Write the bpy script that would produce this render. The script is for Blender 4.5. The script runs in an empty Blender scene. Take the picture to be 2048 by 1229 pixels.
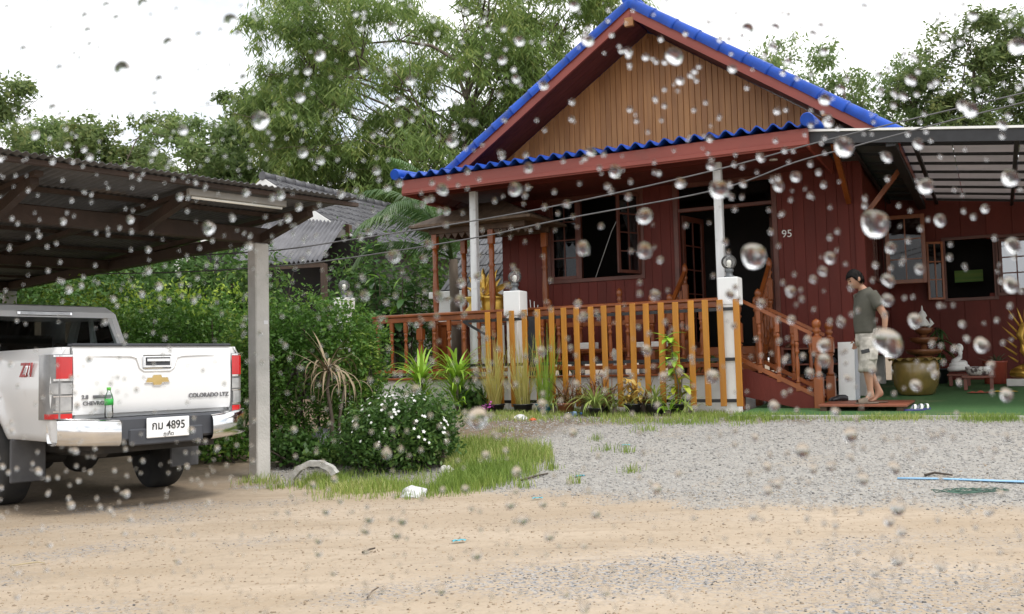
import bpy, bmesh, math, random
import numpy as np
from mathutils import Vector, Matrix
R = math.radians
random.seed(7)
rng = np.random.default_rng(7)
scene = bpy.context.scene
col = scene.collection

# ------------------------------------------------------------------ camera
FPX, CX, CY, CAMH = 1900.0, 1024.0, 614.5, 1.15
ROLL, PITCH = math.atan(.024), math.atan(116 / 1900.0)
_f = Vector((0, math.cos(PITCH), math.sin(PITCH)))
_u0 = Vector((0, -math.sin(PITCH), math.cos(PITCH)))
_r0 = Vector((1, 0, 0))
_r = _r0 * math.cos(ROLL) - _u0 * math.sin(ROLL)
_u = _u0 * math.cos(ROLL) + _r0 * math.sin(ROLL)
CAM = Vector((0, 0, CAMH))
cd = bpy.data.cameras.new('camera')
cam = bpy.data.objects.new('camera', cd)
col.objects.link(cam)
cd.sensor_width = 36
cd.lens = FPX / 2048 * 36
cd.clip_start = .02
cd.clip_end = 2000
cd.dof.use_dof = True
cd.dof.focus_distance = 11.5
cd.dof.aperture_fstop = 15
m = Matrix.Identity(4)
for i in range(3):
    m[i][0], m[i][1], m[i][2], m[i][3] = _r[i], _u[i], -_f[i], CAM[i]
cam.matrix_world = m
scene.camera = cam

# ------------------------------------------------------------------ sky, sun, exposure
SUN_EL, SUN_AZ = 58, 128          # degrees; azimuth clockwise from +Y
world = bpy.data.worlds.new('World')
scene.world = world
world.use_nodes = True
wn, wl = world.node_tree.nodes, world.node_tree.links
wn.clear()
wo = wn.new('ShaderNodeOutputWorld')
bg = wn.new('ShaderNodeBackground'); bg.inputs[1].default_value = .1
bc = wn.new('ShaderNodeBackground'); bc.inputs[1].default_value = 1.0
sk = wn.new('ShaderNodeTexSky'); sk.sky_type = 'NISHITA'; sk.sun_disc = False
sk.sun_elevation = R(SUN_EL); sk.sun_rotation = R(SUN_AZ)
tc = wn.new('ShaderNodeTexCoord')
mp = wn.new('ShaderNodeMapping'); mp.inputs['Scale'].default_value = (1, 1, 2.2); mp.inputs['Location'].default_value = (-.55, .3, .1)
n1 = wn.new('ShaderNodeTexNoise'); n1.inputs['Scale'].default_value = 2.3; n1.inputs['Detail'].default_value = 7
r1 = wn.new('ShaderNodeValToRGB'); r1.color_ramp.elements[0].position = .26; r1.color_ramp.elements[1].position = .42
n2 = wn.new('ShaderNodeTexNoise'); n2.inputs['Scale'].default_value = 4.2; n2.inputs['Detail'].default_value = 5
r2 = wn.new('ShaderNodeValToRGB')
r2.color_ramp.elements[0].position = .30; r2.color_ramp.elements[0].color = (.46, .51, .59, 1)
r2.color_ramp.elements[1].position = .55; r2.color_ramp.elements[1].color = (1.12, 1.12, 1.12, 1)
mx = wn.new('ShaderNodeMixShader')
wl.new(tc.outputs['Generated'], mp.inputs[0])
wl.new(mp.outputs[0], n1.inputs[0]); wl.new(mp.outputs[0], n2.inputs[0])
wl.new(n1.outputs[0], r1.inputs[0]); wl.new(n2.outputs[0], r2.inputs[0])
wl.new(sk.outputs[0], bg.inputs[0]); wl.new(r2.outputs[0], bc.inputs[0])
wl.new(r1.outputs[0], mx.inputs[0]); wl.new(bg.outputs[0], mx.inputs[1]); wl.new(bc.outputs[0], mx.inputs[2])
wl.new(mx.outputs[0], wo.inputs[0])
sd = bpy.data.lights.new('sun', 'SUN'); sd.energy = 1.5; sd.angle = R(14); sd.color = (1, .95, .88)
so = bpy.data.objects.new('sun', sd); col.objects.link(so)
_sd = Vector((math.sin(R(SUN_AZ)) * math.cos(R(SUN_EL)), math.cos(R(SUN_AZ)) * math.cos(R(SUN_EL)), math.sin(R(SUN_EL))))
so.rotation_euler = _sd.to_track_quat('Z', 'Y').to_euler()
so.location = _sd * 30
vs = scene.view_settings
vs.view_transform = 'Standard'; vs.look = 'None'; vs.exposure = .65; vs.gamma = 1; vs.use_curve_mapping = False

# ------------------------------------------------------------------ frames and pixel rays
HANG = R(27)                                   # the house front is turned 27 degrees
HU = Vector((math.cos(HANG), -math.sin(HANG), 0)); HV = Vector((math.sin(HANG), math.cos(HANG), 0))
HO = Vector((3.0, 12.85, 0))
def W(s, w, z=0): return HO + HU * s + HV * w + Vector((0, 0, z))
def gz_sw(s, w):
    t = min(1, max(0, (w + 5.2) / 4.6)); return .42 * t * t * (3 - 2 * t)
def sw(p): q = Vector((p[0], p[1], 0)) - HO; return q.dot(HU), q.dot(HV)
def gz(x, y): return gz_sw(*sw((x, y)))
def ray(px, py): return _f + _r * ((px - CX) / FPX) - _u * ((py - CY) / FPX)
def at_z(px, py, z): d = ray(px, py); return CAM + d * ((z - CAMH) / d.z)
def at_y(px, py, y): d = ray(px, py); return CAM + d * (y / d.y)
def at_w(px, py, w): d = ray(px, py); return CAM + d * ((HO + HV * w - CAM).dot(HV) / d.dot(HV))
def at_g(px, py):
    z = .2
    for i in range(30):
        p = at_z(px, py, z); z = .5 * z + .5 * gz(p.x, p.y)
    return p

# ------------------------------------------------------------------ materials
MATS = {}
def M(name, c1, c2=None, scale=8, rough=.6, bump=0, bscale=None, metal=0, stretch=(1, 1, 1), objvar=0, spec=.5,
      island=0, coat=0, trans=0, lo=.35, hi=.65, detail=6, dirt=None):
    if name in MATS: return MATS[name]
    mt = bpy.data.materials.new(name); mt.use_nodes = True
    N, L = mt.node_tree.nodes, mt.node_tree.links
    b = N['Principled BSDF']
    b.inputs['Roughness'].default_value = rough; b.inputs['Metallic'].default_value = metal
    b.inputs['Specular IOR Level'].default_value = spec
    if coat: b.inputs['Coat Weight'].default_value = coat; b.inputs['Coat Roughness'].default_value = .06
    c2 = c2 or tuple(k * .75 for k in c1)
    t = N.new('ShaderNodeTexCoord'); mpn = N.new('ShaderNodeMapping'); mpn.inputs['Scale'].default_value = stretch
    L.new(t.outputs['Object'], mpn.inputs[0])
    vec = mpn.outputs[0]
    if objvar:
        oi = N.new('ShaderNodeObjectInfo'); ad = N.new('ShaderNodeVectorMath'); ad.operation = 'MULTIPLY_ADD'
        cm = N.new('ShaderNodeCombineXYZ')
        for k in range(3): L.new(oi.outputs['Random'], cm.inputs[k])
        L.new(cm.outputs[0], ad.inputs[0]); ad.inputs[1].default_value = (37, 53, 71); L.new(vec, ad.inputs[2]); vec = ad.outputs[0]
    nz = N.new('ShaderNodeTexNoise'); nz.inputs['Scale'].default_value = scale; nz.inputs['Detail'].default_value = detail
    L.new(vec, nz.inputs[0])
    rp = N.new('ShaderNodeValToRGB')
    rp.color_ramp.elements[0].position = lo; rp.color_ramp.elements[0].color = (*c1, 1)
    rp.color_ramp.elements[1].position = hi; rp.color_ramp.elements[1].color = (*c2, 1)
    L.new(nz.outputs[0], rp.inputs[0])
    out = rp.outputs[0]
    if dirt:
        nd = N.new('ShaderNodeTexNoise'); nd.inputs['Scale'].default_value = dirt[1]; nd.inputs['Detail'].default_value = 8
        L.new(t.outputs['Object'], nd.inputs[0])
        rd = N.new('ShaderNodeValToRGB'); rd.color_ramp.elements[0].position = dirt[2]; rd.color_ramp.elements[1].position = dirt[2] + .18
        L.new(nd.outputs[0], rd.inputs[0])
        mxx = N.new('ShaderNodeMix'); mxx.data_type = 'RGBA'; mxx.inputs[7].default_value = (*dirt[0], 1)
        L.new(rd.outputs[0], mxx.inputs[0]); L.new(out, mxx.inputs[6]); out = mxx.outputs[2]
    if objvar or island:
        hs = N.new('ShaderNodeHueSaturation'); mr = N.new('ShaderNodeMapRange')
        a = island or objvar
        mr.inputs[3].default_value = 1 - a; mr.inputs[4].default_value = 1 + a
        if island: g = N.new('ShaderNodeNewGeometry'); L.new(g.outputs['Random Per Island'], mr.inputs[0])
        else: L.new(oi.outputs['Random'], mr.inputs[0])
        L.new(mr.outputs[0], hs.inputs['Value']); L.new(out, hs.inputs['Color']); out = hs.outputs[0]
    L.new(out, b.inputs['Base Color'])
    if bump:
        bp = N.new('ShaderNodeBump'); bp.inputs['Strength'].default_value = bump; bp.inputs['Distance'].default_value = .02
        if bscale:
            n3 = N.new('ShaderNodeTexNoise'); n3.inputs['Scale'].default_value = bscale; n3.inputs['Detail'].default_value = 5
            L.new(vec, n3.inputs[0]); L.new(n3.outputs[0], bp.inputs['Height'])
        else: L.new(nz.outputs[0], bp.inputs['Height'])
        L.new(bp.outputs[0], b.inputs['Normal'])
    if trans:
        o = N['Material Output']; tr = N.new('ShaderNodeBsdfTranslucent'); mm = N.new('ShaderNodeMixShader'); mm.inputs[0].default_value = trans
        L.new(out, tr.inputs[0]); L.new(b.outputs[0], mm.inputs[1]); L.new(tr.outputs[0], mm.inputs[2]); L.new(mm.outputs[0], o.inputs[0])
    MATS[name] = mt
    return mt

def leaf_mat(name, c1, c2, c3, trans=.35, rough=.45):
    """leaf colour varies from leaf to leaf between three tones"""
    if name in MATS: return MATS[name]
    mt = bpy.data.materials.new(name); mt.use_nodes = True
    N, L = mt.node_tree.nodes, mt.node_tree.links
    b = N['Principled BSDF']; b.inputs['Roughness'].default_value = rough; b.inputs['Specular IOR Level'].default_value = .35
    g = N.new('ShaderNodeNewGeometry'); rp = N.new('ShaderNodeValToRGB')
    rp.color_ramp.elements[0].color = (*c1, 1); rp.color_ramp.elements[1].color = (*c3, 1)
    e = rp.color_ramp.elements.new(.6); e.color = (*c2, 1)
    t = N.new('ShaderNodeTexCoord'); nz = N.new('ShaderNodeTexNoise'); nz.inputs['Scale'].default_value = .9; nz.inputs['Detail'].default_value = 3
    L.new(t.outputs['Object'], nz.inputs[0])
    ma = N.new('ShaderNodeMath'); ma.operation = 'MULTIPLY_ADD'; ma.inputs[1].default_value = .6
    mb = N.new('ShaderNodeMath'); mb.operation = 'MULTIPLY_ADD'; mb.inputs[1].default_value = 1.2; mb.inputs[2].default_value = -.4
    L.new(nz.outputs[0], mb.inputs[0]); L.new(g.outputs['Random Per Island'], ma.inputs[0]); L.new(mb.outputs[0], ma.inputs[2])
    L.new(ma.outputs[0], rp.inputs[0]); L.new(rp.outputs[0], b.inputs['Base Color'])
    o = N['Material Output']; tr = N.new('ShaderNodeBsdfTranslucent'); mm = N.new('ShaderNodeMixShader'); mm.inputs[0].default_value = trans
    L.new(rp.outputs[0], tr.inputs[0]); L.new(b.outputs[0], mm.inputs[1]); L.new(tr.outputs[0], mm.inputs[2]); L.new(mm.outputs[0], o.inputs[0])
    MATS[name] = mt
    return mt

def glass_mat(name, tint=(1, 1, 1), ior=1.45, refl=None, gray=0):
    """thin clear glass: transparent with a Fresnel reflection"""
    if name in MATS: return MATS[name]
    mt = bpy.data.materials.new(name); mt.use_nodes = True
    N, L = mt.node_tree.nodes, mt.node_tree.links
    N.remove(N['Principled BSDF'])
    tr = N.new('ShaderNodeBsdfTransparent'); tr.inputs[0].default_value = (*tint, 1)
    gl = N.new('ShaderNodeBsdfGlossy'); gl.inputs['Roughness'].default_value = .02
    fr = N.new('ShaderNodeFresnel'); fr.inputs[0].default_value = ior
    mm = N.new('ShaderNodeMixShader')
    if refl:
        ad = N.new('ShaderNodeMath'); ad.operation = 'ADD'; ad.inputs[1].default_value = refl; ad.use_clamp = True
        L.new(fr.outputs[0], ad.inputs[0]); L.new(ad.outputs[0], mm.inputs[0])
    else: L.new(fr.outputs[0], mm.inputs[0])
    L.new(tr.outputs[0], mm.inputs[1]); L.new(gl.outputs[0], mm.inputs[2]); L.new(mm.outputs[0], N['Material Output'].inputs[0])
    MATS[name] = mt
    return mt

# ------------------------------------------------------------------ mesh collector
class MB:
    def __init__(s): s.v = []; s.f = []; s.sm = []
    def add(s, vs, fs, smooth=False):
        o = len(s.v); s.v += [tuple(p) for p in vs]; s.f += [tuple(i + o for i in f) for f in fs]; s.sm += [smooth] * len(fs)
        return s
    def hexa(s, p):
        """eight corners: bottom four counter-clockwise from above, then the top four"""
        return s.add(p, [(0, 3, 2, 1), (4, 5, 6, 7), (0, 1, 5, 4), (1, 2, 6, 5), (2, 3, 7, 6), (3, 0, 4, 7)])
    def box(s, x0, x1, y0, y1, z0, z1, c=0):
        if c <= 0:
            return s.hexa([(x0, y0, z0), (x1, y0, z0), (x1, y1, z0), (x0, y1, z0), (x0, y0, z1), (x1, y0, z1), (x1, y1, z1), (x0, y1, z1)])
        c = min(c, (x1 - x0) * .45, (y1 - y0) * .45, (z1 - z0) * .45)
        b = bmesh.new(); bmesh.ops.create_cube(b, size=1)
        for q in b.verts: q.co = Vector(((x0 + x1) / 2 + q.co.x * (x1 - x0), (y0 + y1) / 2 + q.co.y * (y1 - y0), (z0 + z1) / 2 + q.co.z * (z1 - z0)))
        bmesh.ops.bevel(b, geom=list(b.edges), offset=c, segments=1, affect='EDGES')
        s.bm(b); return s
    def bm(s, b, smooth=False):
        b.verts.index_update()
        s.add([tuple(q.co) for q in b.verts], [[q.index for q in f.verts] for f in b.faces], smooth); b.free(); return s
    def bar(s, p0, p1, w, h, up=(0, 0, 1)):
        p0, p1 = Vector(p0), Vector(p1); d = (p1 - p0).normalized(); up = Vector(up)
        if abs(d.dot(up)) > .99: up = Vector((1, 0, 0))
        x = d.cross(up).normalized() * (w / 2); y = x.cross(d).normalized() * (h / 2)
        return s.hexa([p0 - x - y, p0 + x - y, p1 + x - y, p1 - x - y, p0 - x + y, p0 + x + y, p1 + x + y, p1 - x + y])
    def tube(s, pts, rad, n=8, cap=True, smooth=True):
        pts = [Vector(p) for p in pts]; k = len(pts)
        if not hasattr(rad, '__len__'): rad = [rad] * k
        d0 = (pts[1] - pts[0]).normalized(); ref = Vector((0, 0, 1)) if abs(d0.z) < .9 else Vector((1, 0, 0))
        vs = []
        for i, p in enumerate(pts):
            d = (pts[min(i + 1, k - 1)] - pts[max(i - 1, 0)]).normalized()
            x = d.cross(ref); x = x.normalized() if x.length > 1e-6 else Vector((1, 0, 0)); y = d.cross(x).normalized()
            ref = y.cross(d) if False else ref
            for j in range(n):
                a = 2 * math.pi * j / n; vs.append(p + (x * math.cos(a) + y * math.sin(a)) * rad[i])
        fs = [(i * n + j, i * n + (j + 1) % n, (i + 1) * n + (j + 1) % n, (i + 1) * n + j) for i in range(k - 1) for j in range(n)]
        s.add(vs, fs, smooth)
        if cap: s.add([vs[j] for j in range(n)], [tuple(range(n))]); s.add([vs[(k - 1) * n + j] for j in range(n)], [tuple(reversed(range(n)))])
        return s
    def lathe(s, prof, c=(0, 0, 0), n=14, smooth=True, sx=1, sy=1):
        """profile of (radius, z)"""
        vs = [(c[0] + sx * r * math.cos(2 * math.pi * j / n), c[1] + sy * r * math.sin(2 * math.pi * j / n), c[2] + z) for r, z in prof for j in range(n)]
        k = len(prof)
        fs = [(i * n + j, i * n + (j + 1) % n, (i + 1) * n + (j + 1) % n, (i + 1) * n + j) for i in range(k - 1) for j in range(n)]
        s.add(vs, fs, smooth)
        if prof[0][0] > 1e-4: s.add(vs[:n], [tuple(reversed(range(n)))])
        if prof[-1][0] > 1e-4: s.add(vs[-n:], [tuple(range(n))])
        return s
    def prism(s, poly, axis, a, b):
        """polygon in the two other axes, extruded along axis from a to b"""
        def mk(q, t): return {'x': (t, q[0], q[1]), 'y': (q[0], t, q[1]), 'z': (q[0], q[1], t)}[axis]
        n = len(poly); vs = [mk(q, a) for q in poly] + [mk(q, b) for q in poly]
        s.add(vs, [tuple(reversed(range(n))), tuple(range(n, 2 * n))] + [(i, (i + 1) % n, n + (i + 1) % n, n + i) for i in range(n)])
        return s
    def sphere(s, c, r, n=16, m2=10, sc=(1, 1, 1)):
        prof = [(max(1e-5, r * math.sin(math.pi * i / m2)), -r * math.cos(math.pi * i / m2)) for i in range(m2 + 1)]
        o = len(s.v); s.lathe(prof, (0, 0, 0), n)
        for i in range(o, len(s.v)): q = s.v[i]; s.v[i] = (c[0] + q[0] * sc[0], c[1] + q[1] * sc[1], c[2] + q[2] * sc[2])
        return s
    def loft(s, rings, smooth=True, cap=True):
        n = len(rings[0]); k = len(rings); vs = [p for r_ in rings for p in r_]
        s.add(vs, [(i * n + j, i * n + (j + 1) % n, (i + 1) * n + (j + 1) % n, (i + 1) * n + j) for i in range(k - 1) for j in range(n)], smooth)
        if cap: s.add(rings[0], [tuple(reversed(range(n)))]); s.add(rings[-1], [tuple(range(n))])
        return s
    def grid(s, fn, nu, nv, smooth=True):
        vs = [fn(i / nu, j / nv) for i in range(nu + 1) for j in range(nv + 1)]
        return s.add(vs, [(i * (nv + 1) + j, (i + 1) * (nv + 1) + j, (i + 1) * (nv + 1) + j + 1, i * (nv + 1) + j + 1) for i in range(nu) for j in range(nv)], smooth)
    def mesh(s, name, mat, fix=True):
        me = bpy.data.meshes.new(name); me.from_pydata(s.v, [], s.f)
        me.polygons.foreach_set('use_smooth', s.sm)
        if fix:
            b = bmesh.new(); b.from_mesh(me); bmesh.ops.remove_doubles(b, verts=b.verts, dist=1e-6) if any(s.sm) else None
            bmesh.ops.recalc_face_normals(b, faces=b.faces); b.to_mesh(me); b.free()
        me.materials.append(mat); return me
    def build(s, name, mat, parent=None, loc=None, rot=None, fix=True): return ob(name, s.mesh(name, mat, fix), parent, loc, rot)

def ob(name, data, parent=None, loc=None, rot=None, scale=None):
    o = bpy.data.objects.new(name, data); col.objects.link(o)
    if parent is not None: o.parent = parent
    if loc is not None: o.location = loc
    if rot is not None: o.rotation_euler = rot
    if scale is not None: o.scale = scale if hasattr(scale, '__len__') else (scale,) * 3
    return o
def tag(o, label=None, cat=None, group=None, kind=None):
    if label: o['label'] = label
    if cat: o['category'] = cat
    if group: o['group'] = group
    if kind: o['kind'] = kind
    return o
def thing(name, label, cat, loc=(0, 0, 0), rotz=0, group=None):
    o = ob(name, None, None, loc, (0, 0, rotz)); o.empty_display_size = .2
    return tag(o, label, cat, group)
def raw_mesh(name, V, Fq, mat, k, smooth=False):
    """fast mesh from numpy: V (n,3), faces of k corners each"""
    me = bpy.data.meshes.new(name); V = np.asarray(V, np.float32); Fq = np.asarray(Fq, np.int32)
    me.vertices.add(len(V)); me.vertices.foreach_set('co', V.ravel())
    me.loops.add(Fq.size); me.loops.foreach_set('vertex_index', Fq.ravel())
    me.polygons.add(len(Fq)); me.polygons.foreach_set('loop_start', np.arange(0, Fq.size, k, dtype=np.int32))
    me.polygons.foreach_set('loop_total', np.full(len(Fq), k, np.int32))
    if smooth: me.polygons.foreach_set('use_smooth', np.ones(len(Fq), bool))
    me.update(calc_edges=True); me.validate(); me.materials.append(mat); return me
def text_mesh(body, size, mat, extrude=.002, bold=0, shear=0):
    cu = bpy.data.curves.new('lettering', 'FONT'); cu.body = body; cu.size = size; cu.extrude = extrude; cu.offset = bold; cu.shear = shear
    cu.align_x = 'CENTER'; cu.align_y = 'CENTER'
    o = bpy.data.objects.new('lettering', cu); col.objects.link(o)
    dg = bpy.context.evaluated_depsgraph_get(); me = bpy.data.meshes.new_from_object(o.evaluated_get(dg))
    bpy.data.objects.remove(o); me.materials.clear(); me.materials.append(mat); return me

# ------------------------------------------------------------------ foliage
def leaves_np(C, length, width, droop, r, spread=1.0, bend=.25):
    """diamond leaves at points C: hanging by droop (0..1), sizes jittered; two triangles folded along the rib"""
    n = len(C); d = r.normal(size=(n, 3)); d /= np.linalg.norm(d, axis=1)[:, None]
    d[:, 2] = d[:, 2] * (1 - droop) * spread - droop * (1 + .3 * r.random(n)); d /= np.linalg.norm(d, axis=1)[:, None]
    t = r.normal(size=(n, 3)); sd_ = np.cross(d, t); sd_ /= np.linalg.norm(sd_, axis=1)[:, None]
    nn = np.cross(d, sd_)
    L = length * (.5 + 1.0 * r.random(n) ** 1.4)[:, None]; w = width * (.7 + .6 * r.random(n))[:, None]
    V = np.empty((n, 4, 3)); V[:, 0] = C; V[:, 1] = C + d * L * .45 + sd_ * w * .5 + nn * w * bend; V[:, 2] = C + d * L; V[:, 3] = C + d * L * .45 - sd_ * w * .5 + nn * w * bend
    Fq = np.arange(n * 4).reshape(n, 4)
    return V.reshape(-1, 3), Fq
def tree(name, label, cat, base, trunk_top, clumps, per, length, width, droop, lmat, bmat, tr=.2, seed=1, group=None, flat=.75, limb_r=.05, lean=(0, 0), bare=.0):
    """clumps: list of (x,y,z,r) relative to the base; a limb runs to every clump"""
    r = np.random.default_rng(seed); t = thing(name, label, cat, base, 0, group)
    tt = Vector(trunk_top); mb = MB(); k = 9
    def trunk_at(f): return Vector((tt.x * f + math.sin(f * 5 + seed) * tr * .5, tt.y * f + math.cos(f * 4 + seed) * tr * .5 - tr * .5, tt.z * f))
    mb.tube([trunk_at(i / k) for i in range(k + 1)], [tr * (1.25 if i == 0 else 1) * (1 - .68 * i / k) for i in range(k + 1)], 9)
    mb.build('trunk', bmat, t)
    lb = MB(); Cs = []; mains = []
    for ci, (x, y, z, cr) in enumerate(clumps):
        c = Vector((x, y, z)); f = min(.97, max(.12, (z - cr * .4) / tt.z * (.45 + .45 * r.random()))); a = trunk_at(f); b = c; main = ci % 4 == 0
        if not main:
            near = [q_ for q_ in mains if q_.z < c.z + .5] or mains; a = min(near, key=lambda q_: (q_ - c).length)
        mid = a.lerp(b, .5) + Vector((r.normal() * .15, r.normal() * .15, .12 * (b - a).length)) 
        q = a.lerp(b, .25) + Vector((r.normal() * .1, r.normal() * .1, .09 * (b - a).length)); q2 = b.lerp(mid, .5) + Vector((r.normal(), r.normal(), r.normal())) * .12
        lr = limb_r * (.6 + .8 * min(1.5, cr)) * (1.25 if main else .5)
        if main: mains += [q, mid, q2]
        lb.tube([a, q, mid, q2, b], [lr, lr * .8, lr * .6, lr * .42, lr * .2], 5, cap=False)
        for s_ in range(3):
            e = b + Vector((r.normal(), r.normal(), r.normal() * .7 + .1)) * cr * .75; lb.tube([q2.lerp(b, .5 * s_ / 2), (q2 + e) / 2 + Vector((0, 0, .08)), e], [lr * .3, lr * .22, lr * .08], 4, cap=False)
        n = int(per * cr * cr * (.75 + .5 * r.random()))
        # sub-clumps give the crown its small light and dark tufts
        ns = max(3, int(5 * cr + 2)); sc_ = r.normal(size=(ns, 3)); sc_ /= np.linalg.norm(sc_, axis=1)[:, None] + 1e-9
        sc_ = np.array([x, y, z]) + sc_ * (cr * (.35 + .6 * r.random(ns)))[:, None] * np.array([1, 1, flat])
        wh = r.integers(0, ns, n); p = sc_[wh] + r.normal(size=(n, 3)) * cr * .2 * np.array([1, 1, flat])
        p[:, 2] -= droop * .35 * cr * r.random(n)
        Cs.append(p)
    lb.build('limbs', bmat, t, fix=False)
    V, Fq = leaves_np(np.concatenate(Cs), length, width, droop, r)
    ob('crown', raw_mesh('crown', V, Fq, lmat, 4), t)
    return t
def crown_clumps(n, c, rad, cr, seed, hollow=.35, zmin=None):
    r = np.random.default_rng(seed); out = []
    while len(out) < n:
        q = r.normal(size=3); q /= np.linalg.norm(q); q *= (hollow + (1 - hollow) * r.random() ** .5)
        p = np.array(c) + q * np.array(rad)
        if zmin is not None and p[2] < zmin: continue
        out.append((p[0], p[1], p[2], cr * (.65 + .7 * r.random())))
    return out
def shrub(name, label, cat, loc, lobes, n, length, width, droop, lmat, bmat, seed, group=None, stems=7, shell=.55, ax=None):
    """lobes: (x,y,z,rx,ry,rz); leaves fill the outer part of every lobe, stems rise from the ground"""
    r = np.random.default_rng(seed); t = thing(name, label, cat, loc, 0, group); Cs = []
    vol = [l[3] * l[5] for l in lobes]; tot = sum(vol)
    for l, v_ in zip(lobes, vol):
        k = int(n * v_ / tot); q = r.normal(size=(k, 3)); q /= np.linalg.norm(q, axis=1)[:, None]
        q *= (shell + (1 - shell) * r.random(k) ** .7 + .10 * r.normal(size=k))[:, None]
        lump = 1 + .19 * np.sin(q[:, 0] * 7 + seed) * np.sin(q[:, 1] * 6 + 1) + .15 * np.sin(q[:, 2] * 9 + q[:, 0] * 5) + .06 * np.sin(q[:, 0] * 19 + q[:, 2] * 15)
        p = q * lump[:, None] * np.array(l[3:]) + np.array(l[:3]); Cs.append(p[p[:, 2] > .03])
    C = np.concatenate(Cs); V, Fq = leaves_np(C, length, width, droop, r)
    sb = MB()
    for i in range(stems):
        l = lobes[i % len(lobes)]; top = Vector(l[:3]) + Vector((r.normal() * l[3] * .4, r.normal() * l[4] * .4, r.random() * l[5] * .5)); b = Vector((l[0] + r.normal() * l[3] * .25, l[1] + r.normal() * l[4] * .25, -.05))
        sb.tube([b, b.lerp(top, .5) + Vector((r.normal(), r.normal(), 0)) * .06, top], [.02, .015, .006], 5, cap=False)
    sb.build('stems', bmat, t, fix=False)
    f = ob('foliage', raw_mesh('foliage', V, Fq, lmat, 4), t)
    return t
# ------------------------------------------------------------------ palette
m_maroon = M('maroon painted wood', (.145, .024, .016), (.110, .019, .013), 3, .6, .15, 40, objvar=.05, stretch=(1, 1, .3), dirt=((.10, .022, .016), 1.3, .62), spec=.3)
m_fascia = M('red brown painted board', (.30, .062, .042), (.24, .05, .035), 2.5, .45, .1, 30, stretch=(.3, 1, 1), dirt=((.20, .055, .04), 2.2, .62))
m_blue = M('glazed blue roof tile', (.010, .075, .44), (.010, .058, .33), 6, .45, .1, 30, objvar=.12, spec=.3, dirt=((.035, .065, .22), 4, .60))
m_gable = M('varnished gable board', (.42, .20, .066), (.32, .14, .045), 5, .5, .15, 60, stretch=(2, 1, .25), objvar=.10)
m_picket = M('ochre picket paint', (.50, .215, .018), (.40, .155, .014), 5, .42, .15, 50, stretch=(1.5, 1, .2), objvar=.1, dirt=((.22, .10, .03), 3.5, .60))
m_rail = M('orange brown varnish', (.31, .085, .018), (.21, .055, .012), 5, .38, .12, 40, stretch=(1, 1, .3), objvar=.1, coat=.15)
m_dwood = M('dark weathered wood', (.10, .058, .035), (.06, .034, .02), 5, .6, .25, 40, stretch=(1, 1, .3), objvar=.1)
m_soffit = M('dark red ceiling board', (.14, .03, .022), (.10, .02, .016), 5, .55, .15, 40, objvar=.12, stretch=(.4, 2, 1))
m_white = M('white wall paint', (.88, .88, .86), (.80, .80, .77), 2.2, .6, .12, 30, dirt=((.48, .46, .41), 2.6, .70))
m_postwhite = M('worn white post paint', (.74, .75, .76), (.60, .61, .62), 6, .55, .15, 40, stretch=(2, 2, .3), dirt=((.42, .41, .40), 9, .62))
m_black = M('black iron paint', (.022, .023, .026), (.014, .014, .016), 9, .45)
m_dark = M('dark interior', (.020, .016, .014), (.012, .010, .009), 2, .8)  # near-black colour puts the shade behind openings into the surfaces
m_conc = M('cast concrete', (.58, .56, .53), (.47, .46, .43), 4, .75, .3, 40, dirt=((.30, .28, .25), 2.4, .63))
m_gold = M('gold leaf paint', (.72, .47, .10), (.58, .34, .06), 12, .32, .15, 60, metal=.75)
m_yellow = M('yellow glazed ceramic', (.70, .50, .10), (.60, .40, .07), 8, .3)
m_greytile = M('grey cement tile', (.125, .125, .135), (.085, .085, .092), 4, .55, .2, 30, objvar=.14, dirt=((.06, .06, .05), 3, .6))
m_greyroof = M('weathered fibre cement', (.15, .15, .165), (.10, .10, .11), 3, .55, .15, 30, objvar=.08)
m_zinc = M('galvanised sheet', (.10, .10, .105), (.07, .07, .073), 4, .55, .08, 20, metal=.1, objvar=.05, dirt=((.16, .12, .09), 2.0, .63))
m_beam = M('brown timber beam', (.060, .036, .026), (.040, .025, .018), 4, .65, .25, 40, objvar=.1)
m_pane = glass_mat('window pane', (.45, .48, .5), 1.45)
m_leaf_clear = None
m_globe = bpy.data.materials.new('dusty globe glass'); m_globe.use_nodes = True
def _globe():
    N, L = m_globe.node_tree.nodes, m_globe.node_tree.links; N.remove(N['Principled BSDF'])
    tr = N.new('ShaderNodeBsdfTransparent'); df = N.new('ShaderNodeBsdfDiffuse'); df.inputs[0].default_value = (.75, .76, .76, 1); tl = N.new('ShaderNodeBsdfTranslucent'); tl.inputs[0].default_value = (.75, .76, .76, 1)
    gl_ = N.new('ShaderNodeBsdfGlossy'); gl_.inputs['Roughness'].default_value = .03; fr = N.new('ShaderNodeFresnel'); fr.inputs[0].default_value = 1.4
    a = N.new('ShaderNodeMixShader'); a.inputs[0].default_value = .5; b = N.new('ShaderNodeMixShader'); b.inputs[0].default_value = .16; c = N.new('ShaderNodeMixShader')
    L.new(df.outputs[0], a.inputs[1]); L.new(tl.outputs[0], a.inputs[2]); L.new(tr.outputs[0], b.inputs[1]); L.new(a.outputs[0], b.inputs[2]); L.new(fr.outputs[0], c.inputs[0]); L.new(b.outputs[0], c.inputs[1]); L.new(gl_.outputs[0], c.inputs[2]); L.new(c.outputs[0], N['Material Output'].inputs[0])
_globe()
m_bark = M('grey brown bark', (.16, .125, .095), (.09, .07, .052), 7, .85, .5, 30, stretch=(1, 1, .3))
m_barkd = M('dark bark', (.085, .065, .05), (.05, .04, .03), 9, .85, .4, 40)
m_pot_black = M('black plastic pot', (.028, .03, .033), (.018, .02, .022), 9, .4)
m_terra = M('terracotta pot', (.36, .13, .06), (.27, .095, .045), 7, .7, .2)

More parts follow.
